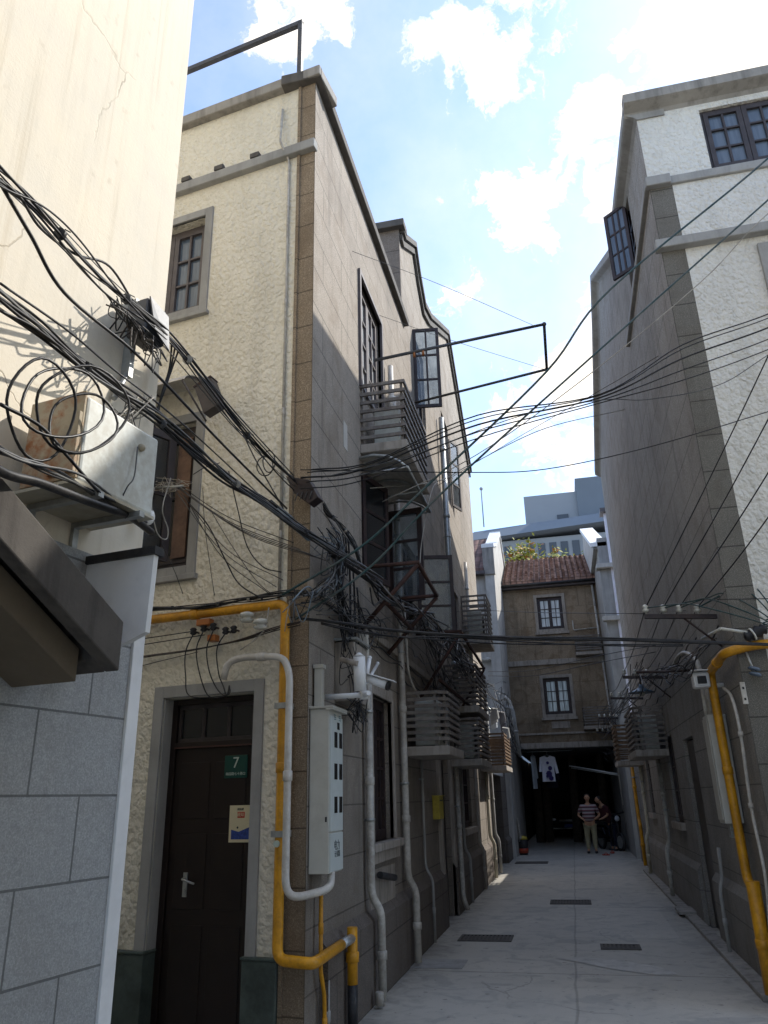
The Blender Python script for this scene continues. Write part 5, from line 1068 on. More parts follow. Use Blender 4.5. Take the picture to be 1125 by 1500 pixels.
def person(label,x,y,rz,lean=0,top='stripe',leg='trouser',pose='hips',s=1.0):
    S=thing('person',label,'person',(x,y,0)); S.rotation_euler=(0,0,rz); S.scale=(s,s,s); OFF[S.name]=Vector((0,0,0))
    ly=lambda z: -lean*max(0,z-.9)
    # body: one continuous figure, faces -Y
    V=[((0,0,.92),.13),((0,ly(1.15),1.15),(.15,.11)),((0,ly(1.36),1.36),(.15,.10)),((0,ly(1.46),1.46),.055),((0,ly(1.52)-.01,1.53),.055),((0,ly(1.6)-.02,1.61),(.078,.09)),((0,ly(1.66)-.01,1.68),(.06,.07))]
    Ed=[(0,1),(1,2),(2,3),(3,4),(4,5),(5,6)]
    def chain(root,pts):
        b=root
        for p in pts: V.append(p); Ed.append((b,len(V)-1)); b=len(V)-1
        return b
    hands=[]
    for sx in (-1,1):
        if pose=='hips': arm=[((sx*.19,ly(1.38),1.38),.055),((sx*.33,.05+ly(1.12),1.10),.042),((sx*.20,-.06,1.00),.03),((sx*.17,-.10,.985),.026)]
        else: arm=[((sx*.19,ly(1.38),1.38),.055),((sx*.24,-.12+ly(1.15),1.13),.042),((sx*.16,-.38+ly(1.0),1.02),.03),((sx*.14,-.45+ly(1.0),1.0),.026)]
        h=chain(2,arm); hp=Vector(V[h][0]); dirv=Vector((-sx*.6,-.6,-.35)) if pose=='hips' else Vector((-sx*.1,-1,-.1)); dirv.normalize(); side=dirv.orthogonal().normalized()
        for k in range(4): f=hp+side*(k-1.5)*.017; chain(h,[(tuple(f+dirv*.03),.009),(tuple(f+dirv*(.065+.006*(1.5-abs(k-1.5)))+Vector((0,.01,-.012))),.008)])
        chain(h,[(tuple(hp+Vector((0,-.02,.03))),.010)])
        chain(0,[((sx*.095,0,.86),.095),((sx*.10,-.015,.50),.062),((sx*.11,.01,.12),.042),((sx*.115,-.01,.05),.038),((sx*.125,-.11,.03),.034)])
    b=skinobj('body',V,Ed,'skin',S)
    # clothing
    V2=[((0,ly(.9),.88),(.205,.165)),((0,ly(1.15)-.02,1.10),(.225,.19)),((0,ly(1.34),1.34),(.21,.14)),((0,ly(1.42),1.43),.075)]
    E2=[(0,1),(1,2),(2,3)]; 
    for sx in (-1,1):
        n=len(V2); e=(sx*.30,.04+ly(1.18),1.16) if pose=='hips' else (sx*.235,-.09+ly(1.17),1.16)
        V2+=[((sx*.2,ly(1.38),1.375),.075),(e,.062)]; E2+=[(2,n),(n,n+1)]
    skinobj('shirt',V2,E2,top,S)
    V3=[((0,0,.93),(.19,.15))]; E3=[]
    for sx in (-1,1):
        n=len(V3); V3+=[((sx*.10,0,.80),.118),((sx*.11,-.01,.48),.086),((sx*.11,.01,.11),.062)]; E3+=[(0,n),(n,n+1),(n+1,n+2)]
    skinobj('trousers',V3,E3,leg,S)
    for sx in (-1,1):
        w=MB(); w.ball((sx*.12,-.045,.035),.05,1,2.3,.75,12,8); w.build('shoe','shoe',S)
    hz=1.62; hy=ly(1.62)
    w=MB(); w.ball((0,hy+.025,hz+.035),.100,.95,1.05,.95,12,8); w.build('hair','hair',S)
    w=MB(); w.ball((0,hy-.03,hz-.005),.088,.88,.92,1.18,14,10); hd=w.build('face','skin',S)
    for sx in (-1,1):
        w=MB(); w.ball((sx*.03,hy-.105,hz+.01),.010,1.3,.5,.7,8,6); w.build('eye','black',hd)
        w=MB(); w.ball((sx*.083,hy-.015,hz),.022,.4,.7,1.2,8,6); w.build('ear','skin',hd)
    w=MB(); w.ball((0,hy-.118,hz-.015),.014,.8,1,1.5,8,6); w.build('nose','skin',hd); w=MB(); w.ball((0,hy-.108,hz-.052),.018,1.3,.3,.35,8,6); w.build('mouth','redp',hd)
    return S
q=G(867,1250); person('person in striped jumper and khaki trousers standing, hands on hips, before the archway',q.x+.03,q.y,R(-4),0,'stripe','trouser','hips',.91)
person('person in dark maroon clothes bending over the scooter behind the striped jumper',1.02,25.3,R(-60),.6,'maroon','darkcloth','reach',.87)
# slippers
for k,(x,y) in enumerate([(888,1253),(897,1250)]):
    q=G(x,y); w=MB(); w.lathe(q+Vector((0,0,.0)),(0,0,1),[(0,.05),(.03,.055)],10); w.v=[Vector((q.x+(v.x-q.x)*(2.0 if k==0 else 1.1),q.y+(v.y-q.y)*(1 if k==0 else 2.2),v.z)) for v in w.v]; w.tube([q+Vector((-.06,-.02,.02)),q+Vector((0,-.02,.07)),q+Vector((.06,-.02,.02))],.012,5)
    tag(w.build('slipper','redp'),['red slipper lying on the ground right of the striped person','red slipper lying behind the first, a little farther right'][k],'slipper','red slippers on the ground')
# red and yellow bin
q=G(749,1250); q=Vector((-1.55,23.9,0)); S=thing('fire_bucket','small dark bin with a yellow lid and red base left of the archway','bin',q)
w=MB(); w.lathe(q,(0,0,1),[(0,.12),(.40,.14)],14); w.build('bucket','black',S); w=MB(); w.lathe(q+Vector((0,0,.40)),(0,0,1),[(0,.145),(.06,.13),(.10,.05)],14); w.build('lid','yel',S); w=MB(); w.lathe(q+Vector((0,0,.05)),(0,0,1),[(0,.14),(.12,.145)],14); w.build('band','redp',S)
# plant pots at archway left balcony clutter
q=L.px(735,1040,.25)
S=thing('washing_bundle','tangled pale washing and hangers above the sunlit brown cage','washing',q)
for k in range(7):
    w=MB(); p=L.P(16.8+k*.25,2.9+random.uniform(0,.5),.1+random.uniform(0,.35)); w.prism([p,p+Vector((.12,.08,-.02)),p+Vector((.14,.1,-.22)),p+Vector((.02,0,-.28))],(.02,.05,.02)); w.build('cloth',random.choice(['shirt2','cgrey','shirt','wood2']),S)
w=MB(); w.tube([L.P(16.6,3.35,.2),L.P(18.6,3.3,.3)],.015,5); w.build('rod','zinc',S)
# ================================================================== WIRES
GT='thick green steel wires over the lane'; GB='thin dark wires crossing the lane'; GW='pale cables crossing the lane'
wire('thick green wire slanting from top right to the left corner, upper of the pair',[(1290,70,'F',.25),(1125,232),(895,423),(800,545),(620,717),(530,800),(413,872,'D',.22)],.010,'cabgr',group=GT)
wire('thick green wire slanting from top right to the left corner, lower of the pair',[(1290,150,'F',.25),(1125,293),(690,682),(545,828),(432,908,'D',.2)],.009,'cabgr',group=GT)
wire('pale thin wire just below the lower green wire, over the right stucco',[(1290,190,'F',.3),(1125,313),(1030,410),(864,548),(700,665),(560,735,'L',.2)],.005,'cabw',group=GW)
wire('pale brown wire crossing the right pilaster below the pale thin wire',[(1290,270,'F',.3),(1125,396),(1030,478),(925,545),(760,640),(640,712,'L',.3)],.004,'cabb',group=GB)
B=[(460,'topmost',(700,608),(455,688),.006),(466,'second from top',(700,614),(450,692),.005),(480,'middle and thickest',(700,622),(440,700),.008),(497,'second from bottom',(702,632),(448,706),.0055),(512,'lowest',(705,640),(440,716),.005)]
for y,l,m,e,r in B:
    wire(f'black wire fanning left from the right stucco, {l} of five',[(1260,y-60,'F',.3),(1125,y),(1000,y+45),(880,y*.25+462),m,(e[0]+90,e[1]-12),(e[0],e[1],'D',.25)],r,'cab',group=GB)
wire('thin grey wire sagging deeply below the five black wires',[(1260,430,'F',.3),(1125,520),(1050,565),(950,585),(880,586),(760,610),(600,668),(470,700,'D',.2)],.004,'cabg',group=GB)
wire('long thin wire rising gently from left wall to the right stucco at mid height',[(1260,560,'F',.3),(1125,603),(950,655),(800,687),(690,692),(560,690),(440,688,'D',.2)],.0045,'cab',group=GB)
wire('pale cable looping from the left window bracket across the lane, upper strand',[(225,715,'D',.2),(330,712),(440,722),(545,715),(640,705),(690,680),(800,627),(915,600,'R',.1)],.006,'cabw',group=GW)
wire('pale cable looping from the left window bracket across the lane, lower strand',[(250,712,'D',.15),(330,728),(440,738),(520,738),(590,720),(640,706,'L',.5)],.006,'cabw',group=GW)
wire('pale cable hanging down past the open casements',[(640,706,'L',.5),(634,715),(626,745),(617,800),(615,838,'L',.45)],.006,'cabw',group=GW,cat='cable')
wire('thick black cable bundle stretched level across the lane above the archway',[(440,905,'D',.15),(500,912),(560,921),(640,928),(750,934),(880,937),(1000,941),(1125,945),(1230,948,'F',.3)],.008,'cab','cable_bundle','cable bundle','cable bundles across the lane',extra=2,spread=.012)
wire('second black cable sagging just under the level bundle',[(470,912,'D',.12),(560,930),(640,937),(740,943),(860,944),(1000,944,'R',.5)],.0055,'cab','cable_bundle','cable bundle','cable bundles across the lane',extra=1)
wire('thin wire level with the nearest right rack, crossing above the archway house',[(690,893,'L',.2),(780,897),(945,899,'R',.7)],.004,'cab',group=GB)
wire('thin wire from the right rack out over the right stucco',[(1050,878,'R',.1),(1125,877),(1230,876,'F',.3)],.004,'cab',group=GB)
wire('thin wire just below the one over the right stucco at rack height',[(985,895,'R',.1),(1060,892),(1125,889),(1230,886,'F',.3)],.004,'cab',group=GB)
wire('thin wire crossing low in front of the archway house, upper of two',[(715,984,'L',.3),(780,982),(870,962),(960,945,'R',.4)],.005,'cab',group=GB)
wire('thin wire crossing low in front of the archway house, lower of two',[(715,990,'L',.3),(780,990),(870,972),(960,955,'R',.4)],.005,'cab',group=GB)
wire('thin stay wire from the pebbledash wall to the far end of the drying frame',[(516,368,'L',.02),(640,415),(780,476,8.3)],.003,'cabg',name='stay_wire',group='stay wires of the drying frame')
wire('thin lower stay wire from the pebbledash wall to the drying frame',[(556,462,'L',.02),(660,498),(798,541,9.2)],.003,'cabg',name='stay_wire',group='stay wires of the drying frame')
# --- upper left bundle
GL='cable bundles from the cream wall to the house corner'
NB=lambda x,y,o=.28:(x,y,'N',o)
wire('uppermost black cable bundle, from the left edge past the torn terminal box to the pilaster',[NB(-60,215,.5),NB(0,265,.42),NB(45,300,.38),(95,350,'N',.33),(150,408,'N',.28),(205,455,'N',.22),(250,497,'N',.18),(300,560),(350,625),(395,672),(432,705,'D',.16)],.007,'cab','cable_bundle','cable bundle',GL,extra=7,spread=.045)
wire('single black cable sagging under the upper bundle on the cream wall',[NB(0,268,.4),(45,345,'N',.36),(95,430,'N',.3),(190,510,'N',.24),(245,565),(330,655),(420,745,'D',.2)],.008,'cab','overhead_cable','cable',GL)
wire('thin cable bowing away above the upper bundle on the cream wall',[NB(0,262,.42),(30,290,'N',.4),(60,335,'N',.36),(110,372,'N',.3),(160,390,'N',.25),(200,450,'N',.2),(232,490,'N',.2)],.006,'cab','overhead_cable','cable',GL)
wire('heavy middle cable bundle from the left edge across the brown window to the rusty bracket',[NB(-60,395,.5),NB(0,437,.45),(60,480,'N',.4),(120,532,'N',.35),(175,575,'N',.3),(230,615,'N',.25),(290,665),(340,705),(395,740),(440,775),(500,815),(560,852,'L',.3)],.008,'cab','cable_bundle','cable bundle',GL,extra=8,spread=.035)
wire('thin cable running above the heavy middle bundle',[NB(0,415,.45),(100,485,'N',.4),(165,540,'N',.3),(230,590,'N',.25),(300,650),(380,725,'D',.15)],.005,'cab','overhead_cable','cable',GL)
wire('thin cable running below the heavy middle bundle at the left edge',[NB(0,455,.45),(50,480,'N',.42),(110,525,'N',.36),(170,570,'N',.3)],.005,'cab','overhead_cable','cable',GL)
wire('armoured thick cable sleeve continuing from the middle bundle to the corner brackets',[(395,735,'D',.25),(430,765),(480,808),(540,850),(580,880,'L',.35)],.022,'cab','cable_sleeve','cable',GL)
w=MB()
for x,y in [(408,748),(436,772)]:
    a,b=D.px(x,y,.22),D.px(x+18,y+15,.24); w.tube([a,b],.034,8)
tag(w.build('cable_sleeve','cabblue'),'pair of pale grey sleeves gripping the thick cable beside the corner pilaster','cable sleeve')
wire('thick shiny black cable tied under the air conditioner, above the canopy',[NB(-80,630,.6),(0,690,'N',.5),(60,708,'N',.45),(130,735,'N',.38),(190,757,'N',.28),(222,780,'N',.15)],.017,'cab','overhead_cable','cable',GL,seg=8)
wire('bundle of thin pale wires above the thick shiny cable by the air conditioner',[NB(-80,620,.6),(0,658,'N',.5),(55,683,'N',.45),(110,708,'N',.38),(170,742,'N',.3),(215,765,'N',.2)],.006,'cabg','cable_bundle','cable bundle',GL,extra=3,spread=.02)
# coils on cream wall
for k,(cx,cy,rx,ry,l) in enumerate([(92,590,60,55,'round loop of black cable, leftmost of the coils over the rusted panel'),(120,620,50,45,'round loop of black cable, middle of the coils over the rusted panel'),(118,600,68,62,'largest round loop of black cable over the rusted panel'),(60,600,50,70,'tall loop of black cable left of the rusted panel')]):
    P=[N.px(cx+rx*math.cos(t)*(1+.06*math.sin(3*t+k)),cy+ry*math.sin(t)*(1+.08*math.cos(2*t+k)),.42+.03*math.sin(t+k)) for t in [i/28*6.283 for i in range(28)]]
    w=MB(); w.tube(P,.0055,6,closed=True); tag(w.build('cable_coil','cab'),l,'cable coil','cable coils on the cream wall')
wire('black cable trailing from the coils down to the corner clip below the air conditioner',[(0,592,'N',.45),(60,625,'N',.42),(100,670,'N',.4),(150,725,'N',.36),(185,738,'N',.3),(213,745,'N',.15)],.007,'cab','overhead_cable','cable',GL)
for k in range(3):
    wire(['thin dark wire climbing left of the brown window to the upper bundle','thin dark wire curving from the upper bundle to the wall corner','outermost thin dark wire curving beside the brown window awning'][k],[(252+k*5,500+k*6,'N',.15),(248+k*2,540,'N',.12),(236+k,580,'N',.1),(232-k*2,604,'N',.08)],.005,'cab','overhead_cable','cable',GL)
# tail hanging by the clip
w=MB(); w.ball(N.px(218,757,.08),.03,1,1,1.4); tag(w.build('cable_clip','white'),'white porcelain cable clip at the cream wall corner below the air conditioner','cable clip')
wire('pale string looping below the porcelain clip',[(226,715,'N',.1),(222,740,'N',.1),(230,780,'N',.1),(243,790,'N',.1),(246,775,'N',.1),(238,745,'N',.1),(250,700,'N',.1)],.003,'cabw','loose_wire','wire',GL)
# junction box hanging on wires
q=FY(5.0).px(308,582); q=D.px(308,582,.35)
S=thing('junction_box','dark brown box hanging from the upper cable bundle in front of the stucco','junction box',q,'cable junction boxes')
rt=Matrix.Rotation(R(22),3,D.n); w=MB(); fr=Fr((q.x,q.y,0),D.u,D.n); 
w.box(fr,-.085,.085,q.z-.15,q.z+.14,-.05,.05); w.v=[q+rt@(v-q) for v in w.v]; w.build('box','wood',S,bevel=.006)
w=MB(); w.box(fr,-.09,.09,q.z+.14,q.z+.155,-.055,.055); w.v=[q+rt@(v-q) for v in w.v]; w.build('lid','iron',S)
# bundle pilaster -> bracket (wedge)
wire('black cable bundle dropping from the dark wedge box to the nearer open casement',[(425,700,'D',.18),(455,718),(480,750),(500,770),(520,800),(528,825,'L',.15)],.008,'cab','cable_bundle','cable bundle','cable bundles on the pebbledash wall',extra=6,spread=.03)
S=thing('distribution_box','dark wedge shaped cable distribution box on the corner pilaster','junction box',D.px(455,715,.2),'cable junction boxes')
P=[D.px(x,y,.20) for x,y in [(418,697),(452,702),(466,728),(452,738),(430,722)]]; w=MB(); w.prism(P,D.n*-.1); w.build('box','iron',S,bevel=.006)
w=MB(); 
for k in range(4): w.tube([D.px(436+k*7,722-k*1,.21),D.px(432+k*7,734-k*1,.21)],.004,4)
w.build('vent','cabg',S)
w=MB(); 
P=[D.px(388+12*math.cos(t),683+14*math.sin(t),.2) for t in [i/16*6.283 for i in range(16)]]; w.tube(P,.005,5,closed=True)
P=[D.px(394+9*math.cos(t),676+16*math.sin(t),.22) for t in [i/16*6.283 for i in range(16)]]; w.tube(P,.005,5,closed=True); tag(w.build('cable_coil','cab'),'small coil of spare cable tied to the upper bundle left of the pilaster','cable coil','cable coils')
# thin fans between left window bracket and corner
GF='thin wires fanned over the stucco beside the brown window'
fan=[(248,700,430,795),(250,705,440,805),(252,708,455,812),(256,712,470,818),(262,716,480,822),(258,720,405,860),(270,726,395,870),(265,722,415,850)]
ordn=['first and highest','second','third','fourth','fifth','sixth','seventh','eighth and lowest']
for k,(x0,y0_,x1,y1_) in enumerate(fan):
    wire(f'thin wire fanning right from the brown window bracket, {ordn[k]} of eight',[(x0,y0_,'D',.2),((x0+x1)/2-8,(y0_+y1_)/2+8+k*1.5),(x1,y1_,'D',.12)],.0035,['cab','cabb','cabg'][k%3],group=GF)
S=thing('wire_bracket','knot of pale wires on a small bracket beside the brown window','bracket',D.px(245,712,.15))
w=MB(); w.tube([D.px(225,715,.22),D.px(268,712,.22)],.010,6); w.build('arm','zinc',S); w=MB()
for k in range(12):
    a=[D.px(random.gauss(245,14),random.gauss(713,7),random.uniform(.12,.26)) for _ in range(4)]; w.tube(catm(a,4),.003,4)
w.build('wire_knot','cabw',S)
# hanging droppers
GD='wires dangling over the stucco'
drops=[('long wire looping down from the middle bundle to the level bundle, leftmost',[(236,795,'D',.1),(255,835,'D',.12),(268,870,'D',.1)],.003),
('thin wire hanging straight down the stucco right of the brown window',[(297,715,'D',.1),(300,770,'D',.06),(308,830,'D',.06),(314,872,'D',.1)],.003),
('thick black wire curving down the stucco to the level bundle',[(275,735,'D',.15),(305,770,'D',.14),(330,820,'D',.12),(350,855,'D',.12),(385,878,'D',.12)],.006),
('dark wire dropping from the middle bundle and hooking toward the pilaster',[(335,690,'D',.16),(348,745,'D',.1),(362,800,'D',.08),(385,830,'D',.08),(412,838,'D',.1)],.005),
('thin wire swaying down the middle of the stucco',[(310,750,'D',.14),(340,800,'D',.1),(375,850,'D',.08),(400,872,'D',.1)],.003),
('dark wire dropping from the coil to the middle bundle',[(345,610,'D',.2),(370,665,'D',.18),(395,710,'D',.2),(415,745,'D',.2)],.006),
('thin wire curving from middle bundle up toward pilaster',[(283,695,'D',.2),(300,685,'D',.15),(322,678,'D',.15)],.004)]
for l,sp,r in drops: wire(l,sp,r,'cab','dangling_wire','wire',GD)
# level bundle above yellow pipe
wire('black cable bundle lying just above the yellow gas pipe over the door',[(120,900,'D',.12),(220,892,'D',.1),(300,888,'D',.1),(350,880,'D',.1),(410,872,'D',.1),(450,868,'D',.12)],.007,'cab','cable_bundle','cable bundle','cable bundles over the number 7 door',extra=6,spread=.022)
wire('thin brown cable bundle sloping below the yellow gas pipe',[(120,975,'D',.06),(205,962,'D',.06),(280,952,'D',.06),(350,938,'D',.07),(400,922,'D',.08),(440,912,'D',.1)],.005,'cabb','cable_bundle','cable bundle','cable bundles over the number 7 door',extra=3,spread=.015)
wire('upper thin wire strung to the black knobs over the door',[(120,945,'D',.06),(205,936,'D',.06),(282,925,'D',.08)],.004,'cab',group='wires over the number 7 door')
wire('lower thin wire strung to the black knobs over the door',[(120,958,'D',.06),(205,945,'D',.06),(300,930,'D',.08)],.004,'cab',group='wires over the number 7 door')
wire('lowest thin wire slanting on the stucco over the door',[(120,1000,'D',.03),(205,976,'D',.03),(290,955,'D',.03)],.003,'cab',group='wires over the number 7 door')
for k,(x,y) in enumerate([(284,925),(299,920),(313,918),(331,924),(343,922)]):
    q=D.px(x,y,.07); w=MB(); w.lathe(q-Vector((0,0,.03)),(0,-.2,1),[(0,.012),(.015,.03),(.03,.02),(.045,.03),(.06,.012)],10)
    w.tube([q,q-D.n*.08],.008,5)
    tag(w.build('black_insulator','black'),f'black insulator knob over the number 7 door, {["first","second","third","fourth","last"][k]} from the left of five','insulator','insulator knobs over the door')
for k,(x,y,a,b) in enumerate([(300,912,.06,.05),(312,935,.035,.05)]):
    q=D.px(x,y,.08); fr=Fr((q.x,q.y,0),D.u,D.n); w=MB(); w.box(fr,-a,a,q.z-b/2,q.z+b/2,-.04,.03); tag(w.build('fuse_box','orange',None,bevel=.005),['orange brown fuse block touching the yellow pipe over the door','orange brown fuse block hanging lower over the door'][k],'fuse box','orange fuse blocks')
for k,(x,y) in enumerate([(362,902),(382,912)]):
    q=D.px(x,y,.14); w=MB(); w.lathe(q-Vector((0,0,.05)),(0,-.1,1),[(0,.04),(.02,.055),(.025,.035),(.04,.035),(.045,.055),(.07,.05),(.08,.02)],14); tag(w.build('insulator','porc'),['white porcelain insulator left, on the yellow pipe over the door','white porcelain insulator right, by the blue clamp near the pipe elbow'][k],'insulator','porcelain insulators on the gas pipe')
dd2=[((284,927),(272,955),(272,990),(279,1020)),((299,922),(288,950),(292,985),(306,1020)),((313,922),(303,950),(307,985),(320,1012)),((331,926),(318,950),(320,985),(327,1005))]
for k,P in enumerate(dd2):
    wire(f'black service wire hanging in front of the number 7 lintel, {["leftmost","second","third","rightmost"][k]} of four',[(x,y,'D',.12) for x,y in P]+[(332,1018,'D',.12),(336,1004,'D',.11)],.005,'cab','service_wire','wire','service wires into the conduit')
wire('short white wire hooking down from the yellow pipe near its elbow',[(394,890,'D',.12),(388,920,'D',.14),(372,938,'D',.14),(352,952,'D',.12)],.005,'cabw','loose_wire','wire','loose wires over the door')
wire('white wire curling down beside the vertical yellow pipe',[(425,880,'D',.15),(420,905,'D',.15),(417,925,'D',.12)],.004,'cabw','loose_wire','wire','loose wires over the door')
# tangles
def tangle(label,pts,n,sd,r,mats_,fr='L',o=(.05,.3),name='cable_tangle',group='tangles of cable on the left wall',k=5):
    S=None
    q=FR[fr].px(*pts[0],.1); S=thing(name,label,'cable tangle',q,group)
    for mi,m in enumerate(mats_):
        w=MB()
        for i in range(n//len(mats_)):
            a=random.randrange(len(pts)-1); b=min(len(pts)-1,a+random.randint(1,k)); cc=[]
            for j in range(a,b+1): cc.append(FR[fr].px(pts[j][0]+random.gauss(0,sd),pts[j][1]+random.gauss(0,sd),random.uniform(*o)))
            if len(cc)<3: cc.insert(1,(cc[0]+cc[1])/2+Vector((random.gauss(0,.05),random.gauss(0,.05),-random.uniform(.02,.2))))
            w.tube(catm(cc,5),random.uniform(.6,1.4)*r,4)
        w.build('strands',m,S,recalc=False)
    return S
tangle('dense knot of black and pale blue cables on the corner above the yellow pipe elbow',[(425,885),(445,872),(465,868),(485,855),(495,830),(490,800),(480,780)],40,8,.0045,['cab','cabblue','cab','cabg'],'L',(.05,.25))
tangle('spray of grey cables falling from the corner knot toward the meter cabinet',[(440,880),(470,888),(495,880),(515,895),(540,915),(560,922)],28,8,.0035,['cabg','cab','cab'],'L',(.05,.25))
tangle('vertical black cables dropping behind the corner knot beside the pilaster',[(500,790),(498,830),(500,870),(505,910),(510,950)],26,6,.006,['cab'],'L',(.03,.15))
tangle('thick black cable mass sagging under the open casements along the left wall',[(545,850),(575,880),(600,895),(625,905),(650,930),(670,960),(690,985),(705,1005)],60,8,.008,['cab','cabb','cab','cabg'],'L',(.10,.5))
tangle('cables hanging in the shadow under the rusty brackets on the left wall',[(560,870),(590,920),(620,910),(640,950),(650,1000),(660,1010)],30,11,.005,['cab','cabb'],'L',(.05,.3))
tangle('mesh of dark cables hanging below the service box by the security camera',[(505,950),(515,985),(522,1020),(520,1045),(530,1030)],26,7,.004,['cab'],'L',(.1,.25))
tangle('knot of thin wires and hangers above the sunlit brown cage',[(716,1010),(735,1025),(745,1050),(750,1080),(762,1100)],34,8,.008,['cabg','cabb','cab'],'L',(.1,.5))
tangle('messy wires around the small racks at the far right wall',[(940,980),(925,1010),(905,1040),(890,1060),(880,1085),(885,1110)],36,7,.006,['cab','cabg'],'R',(.1,.6),group='tangles of cable on the right wall')
tangle('frayed wires around the gooseneck conduit on the right wall',[(1035,950),(1010,970),(985,985),(960,985),(945,1000)],24,7,.005,['cab','cabb'],'R',(.05,.4),group='tangles of cable on the right wall')
tangle('torn fabric and wire around the terminal box on the cream wall',[(165,440),(185,460),(200,480),(215,500),(230,512)],30,6,.004,['cab','cabb'],'N',(.05,.25),group='tangles of cable on the cream wall')
tangle('bird nest of thin pale wire at the corner above the air conditioner',[(170,560),(185,585),(178,605),(165,615),(190,610),(215,585)],22,7,.0025,['cabw','cab'],'N',(.1,.3),group='tangles of cable on the cream wall')
# cables clipped along the walls
for k,(z,a,b,m) in enumerate([(3.02,5.5,17.6,'cab'),(2.95,5.6,16.9,'cabb'),(3.28,6.2,12.4,'cabg'),(2.86,8.5,17.0,'cab')]):
    P=[L.P(a+(b-a)*i/40,z-.05*abs(math.sin(i*.9+k))+random.uniform(-.012,.012),.05+.03*math.sin(i*.7+k)) for i in range(41)]
    w=MB(); w.tube(catm(P,3),[.009,.007,.006,.008][k],5); tag(w.build('wall_cable',m,recalc=False),['black cable sagging between clips along the left wall, uppermost thick one','brown cable clipped along the left wall just under the thick black one','thin grey cable clipped high along the left wall toward the middle cages','black cable running low behind the cages along the left wall'][k],'cable','cables clipped along the walls')
for k,(z,a,b,m) in enumerate([(2.95,7.3,18.0,'cab'),(3.12,8.5,17.5,'cabb')]):
    P=[RR.P(a+(b-a)*i/40,z-.06*abs(math.sin(i*.8+k))+random.uniform(-.012,.012),.05) for i in range(41)]
    w=MB(); w.tube(catm(P,3),.008,5); tag(w.build('wall_cable',m,recalc=False),['black cable clipped along the right wall under the racks','brown cable clipped along the right wall level with the racks'][k],'cable','cables clipped along the walls')
for k,(u,z0,z1) in enumerate([(6.45,2.9,3.6),(6.6,2.85,3.4),(6.3,2.95,3.85)]):
    w=MB(); w.tube(catm([L.P(u,z1,.04),L.P(u+.02,(z0+z1)/2,.05),L.P(u-.01,z0,.06)]),.010,6); tag(w.build('wall_cable','cab',recalc=False),['upright black cable beside the corner knot, nearest the pilaster but one','upright black cable beside the corner knot, farthest from the pilaster','upright black cable beside the corner knot, tallest'][k],'cable','cables clipped along the walls')
# ================================================================== WORLD + SUN
sd=Vector((1,.78,1.09)).normalized(); el=math.asin(sd.z); az=math.atan2(sd.x,sd.y)
wd=bpy.data.worlds.new('World'); scene.world=wd; wd.use_nodes=True; nt=wd.node_tree; nt.nodes.clear()
def wn(t,props=None,**ins):
    nd=nt.nodes.new('ShaderNode'+t)
    for k,v in (props or {}).items(): setattr(nd,k,v)
    for k,v in ins.items():
        kk=int(k[1:]) if k[0]=='i' and k[1:].isdigit() else k.replace('_',' ')
        s=nd.inputs[kk]
        if isinstance(v,bpy.types.NodeSocket): nt.links.new(v,s)
        else: s.default_value=v
    return nd
sky=wn('TexSky',{'sky_type':'NISHITA','sun_disc':False,'sun_elevation':el,'sun_rotation':az,'air_density':1.0,'dust_density':1.2,'ozone_density':1.0,'altitude':20})
dirn=wn('TexCoord').outputs['Generated']
warp=wn('VectorMath',{'operation':'ADD'},i0=dirn,i1=wn('VectorMath',{'operation':'SCALE'},i0=wn('VectorMath',{'operation':'SUBTRACT'},i0=wn('TexNoise',Vector=dirn,Scale=7.,Detail=6.,Roughness=.6).outputs[1],i1=(.5,.5,.5)).outputs[0],Scale=.20).outputs[0]).outputs[0]
wnorm=wn('VectorMath',{'operation':'NORMALIZE'},i0=warp).outputs[0]
cl=[(1090,-20,8,1.2),(985,60,4.5,.9),(1100,100,5,1.),(690,70,4.8,1.0),(680,120,3,.8),(760,0,5,.7),(850,225,3.6,.95),(800,250,3.2,1.),(745,280,3.4,1.05),(885,170,3.6,1.),(765,345,3.2,.95),(800,385,2.4,.7),(875,440,4.5,.75),(840,560,5,.7),(740,610,5,.6),(400,-5,5,.7),(980,280,5,.7),(650,450,2.6,.6),(850,650,6,.65),(895,330,2.5,.6),(1300,-100,16,1.3),(1500,400,20,.8),(100,-400,14,.8),(900,-500,16,.9)]
acc=None
for x,y,rad,s in cl:
    d=ray(x,y); dt=wn('VectorMath',{'operation':'DOT_PRODUCT'},i0=wnorm,i1=tuple(d)).outputs['Value']
    m=wn('MapRange',Value=dt,From_Min=math.cos(R(rad)),From_Max=1.0,To_Min=0.,To_Max=s).outputs[0]
    acc=m if acc is None else wn('Math',{'operation':'MAXIMUM'},i0=acc,i1=m).outputs[0]
n1=wn('TexNoise',Vector=wnorm,Scale=12.,Detail=10.,Roughness=.66).outputs[0]
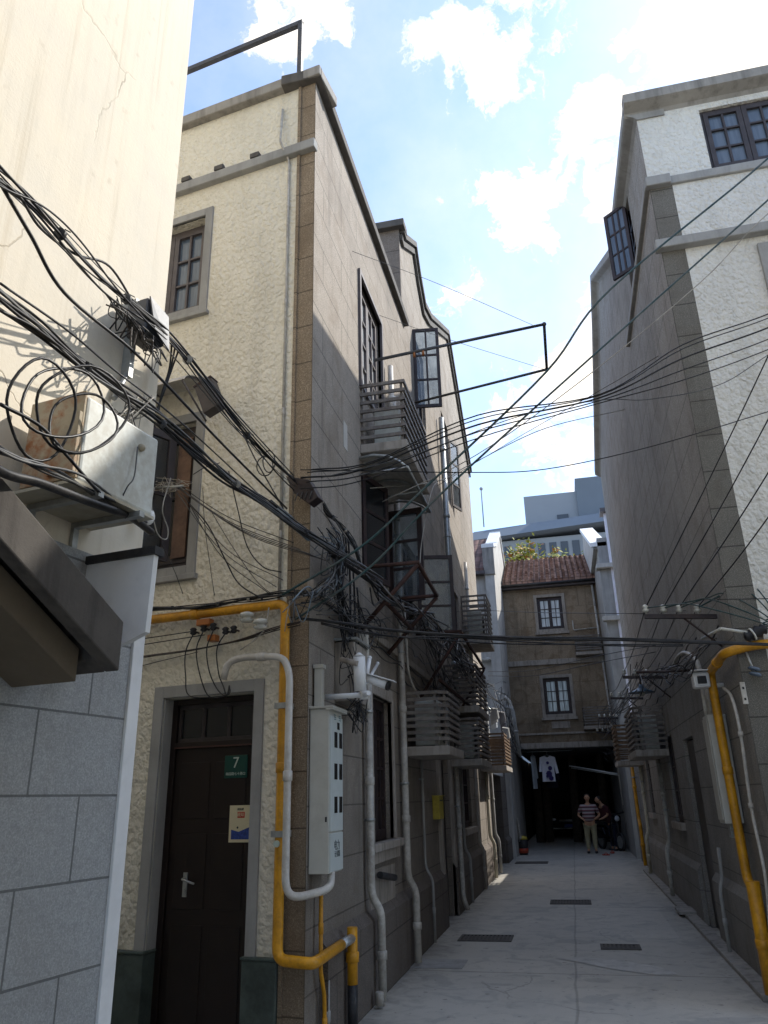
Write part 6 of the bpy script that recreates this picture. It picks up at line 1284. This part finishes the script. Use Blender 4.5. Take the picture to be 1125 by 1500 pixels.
gn=wn('TexNoise',Vector=dirn,Scale=3.,Detail=8.,Roughness=.6).outputs[0]
mm=wn('Math',{'operation':'ADD'},i0=acc,i1=wn('MapRange',Value=n1,From_Min=.3,From_Max=.7,To_Min=-.85,To_Max=.42).outputs[0]).outputs[0]
mask=wn('MapRange',{'interpolation_type':'SMOOTHSTEP'},Value=mm,From_Min=.05,From_Max=.7,To_Min=0.,To_Max=1.).outputs[0]
veil=wn('MapRange',Value=gn,From_Min=.35,From_Max=.7,To_Min=.05,To_Max=.34).outputs[0]
mask2=wn('Math',{'operation':'MAXIMUM'},i0=mask,i1=veil).outputs[0]
up=wn('SeparateXYZ',i0=dirn).outputs[2]; hz=wn('MapRange',Value=up,From_Min=0.,From_Max=.30,To_Min=.35,To_Max=0.).outputs[0]
mask3=wn('Math',{'operation':'MAXIMUM'},i0=mask2,i1=hz).outputs[0]
SKY=.15; CLOUD=4.0
mx=nt.nodes.new('ShaderNodeMix'); mx.data_type='RGBA'; nt.links.new(mask3,mx.inputs[0]); tm=nt.nodes.new('ShaderNodeMix'); tm.data_type='RGBA'; tm.blend_type='MULTIPLY'; tm.inputs[0].default_value=1.; nt.links.new(sky.outputs[0],tm.inputs[6]); tm.inputs[7].default_value=(.70,.85,1.0,1); nt.links.new(tm.outputs[2],mx.inputs[6]); mx.inputs[7].default_value=(CLOUD*1.06,CLOUD*.99,CLOUD*.89,1)
bg=wn('Background',Strength=SKY); nt.links.new(mx.outputs[2],bg.inputs[0]); ow=wn('OutputWorld'); nt.links.new(bg.outputs[0],ow.inputs[0])
sl=bpy.data.lights.new('sun','SUN'); sl.energy=2.2; sl.angle=R(.53); sl.color=(1,.95,.87); so=bpy.data.objects.new('sun',sl); COL.objects.link(so)
so.rotation_euler=sd.to_track_quat('Z','Y').to_euler(); so.location=(5,5,20)
scene.view_settings.view_transform='Standard'; scene.view_settings.look='None'; scene.view_settings.gamma=1; scene.view_settings.exposure=1.34
scene.cycles.max_bounces=8; scene.cycles.diffuse_bounces=4; scene.cycles.use_denoising=True
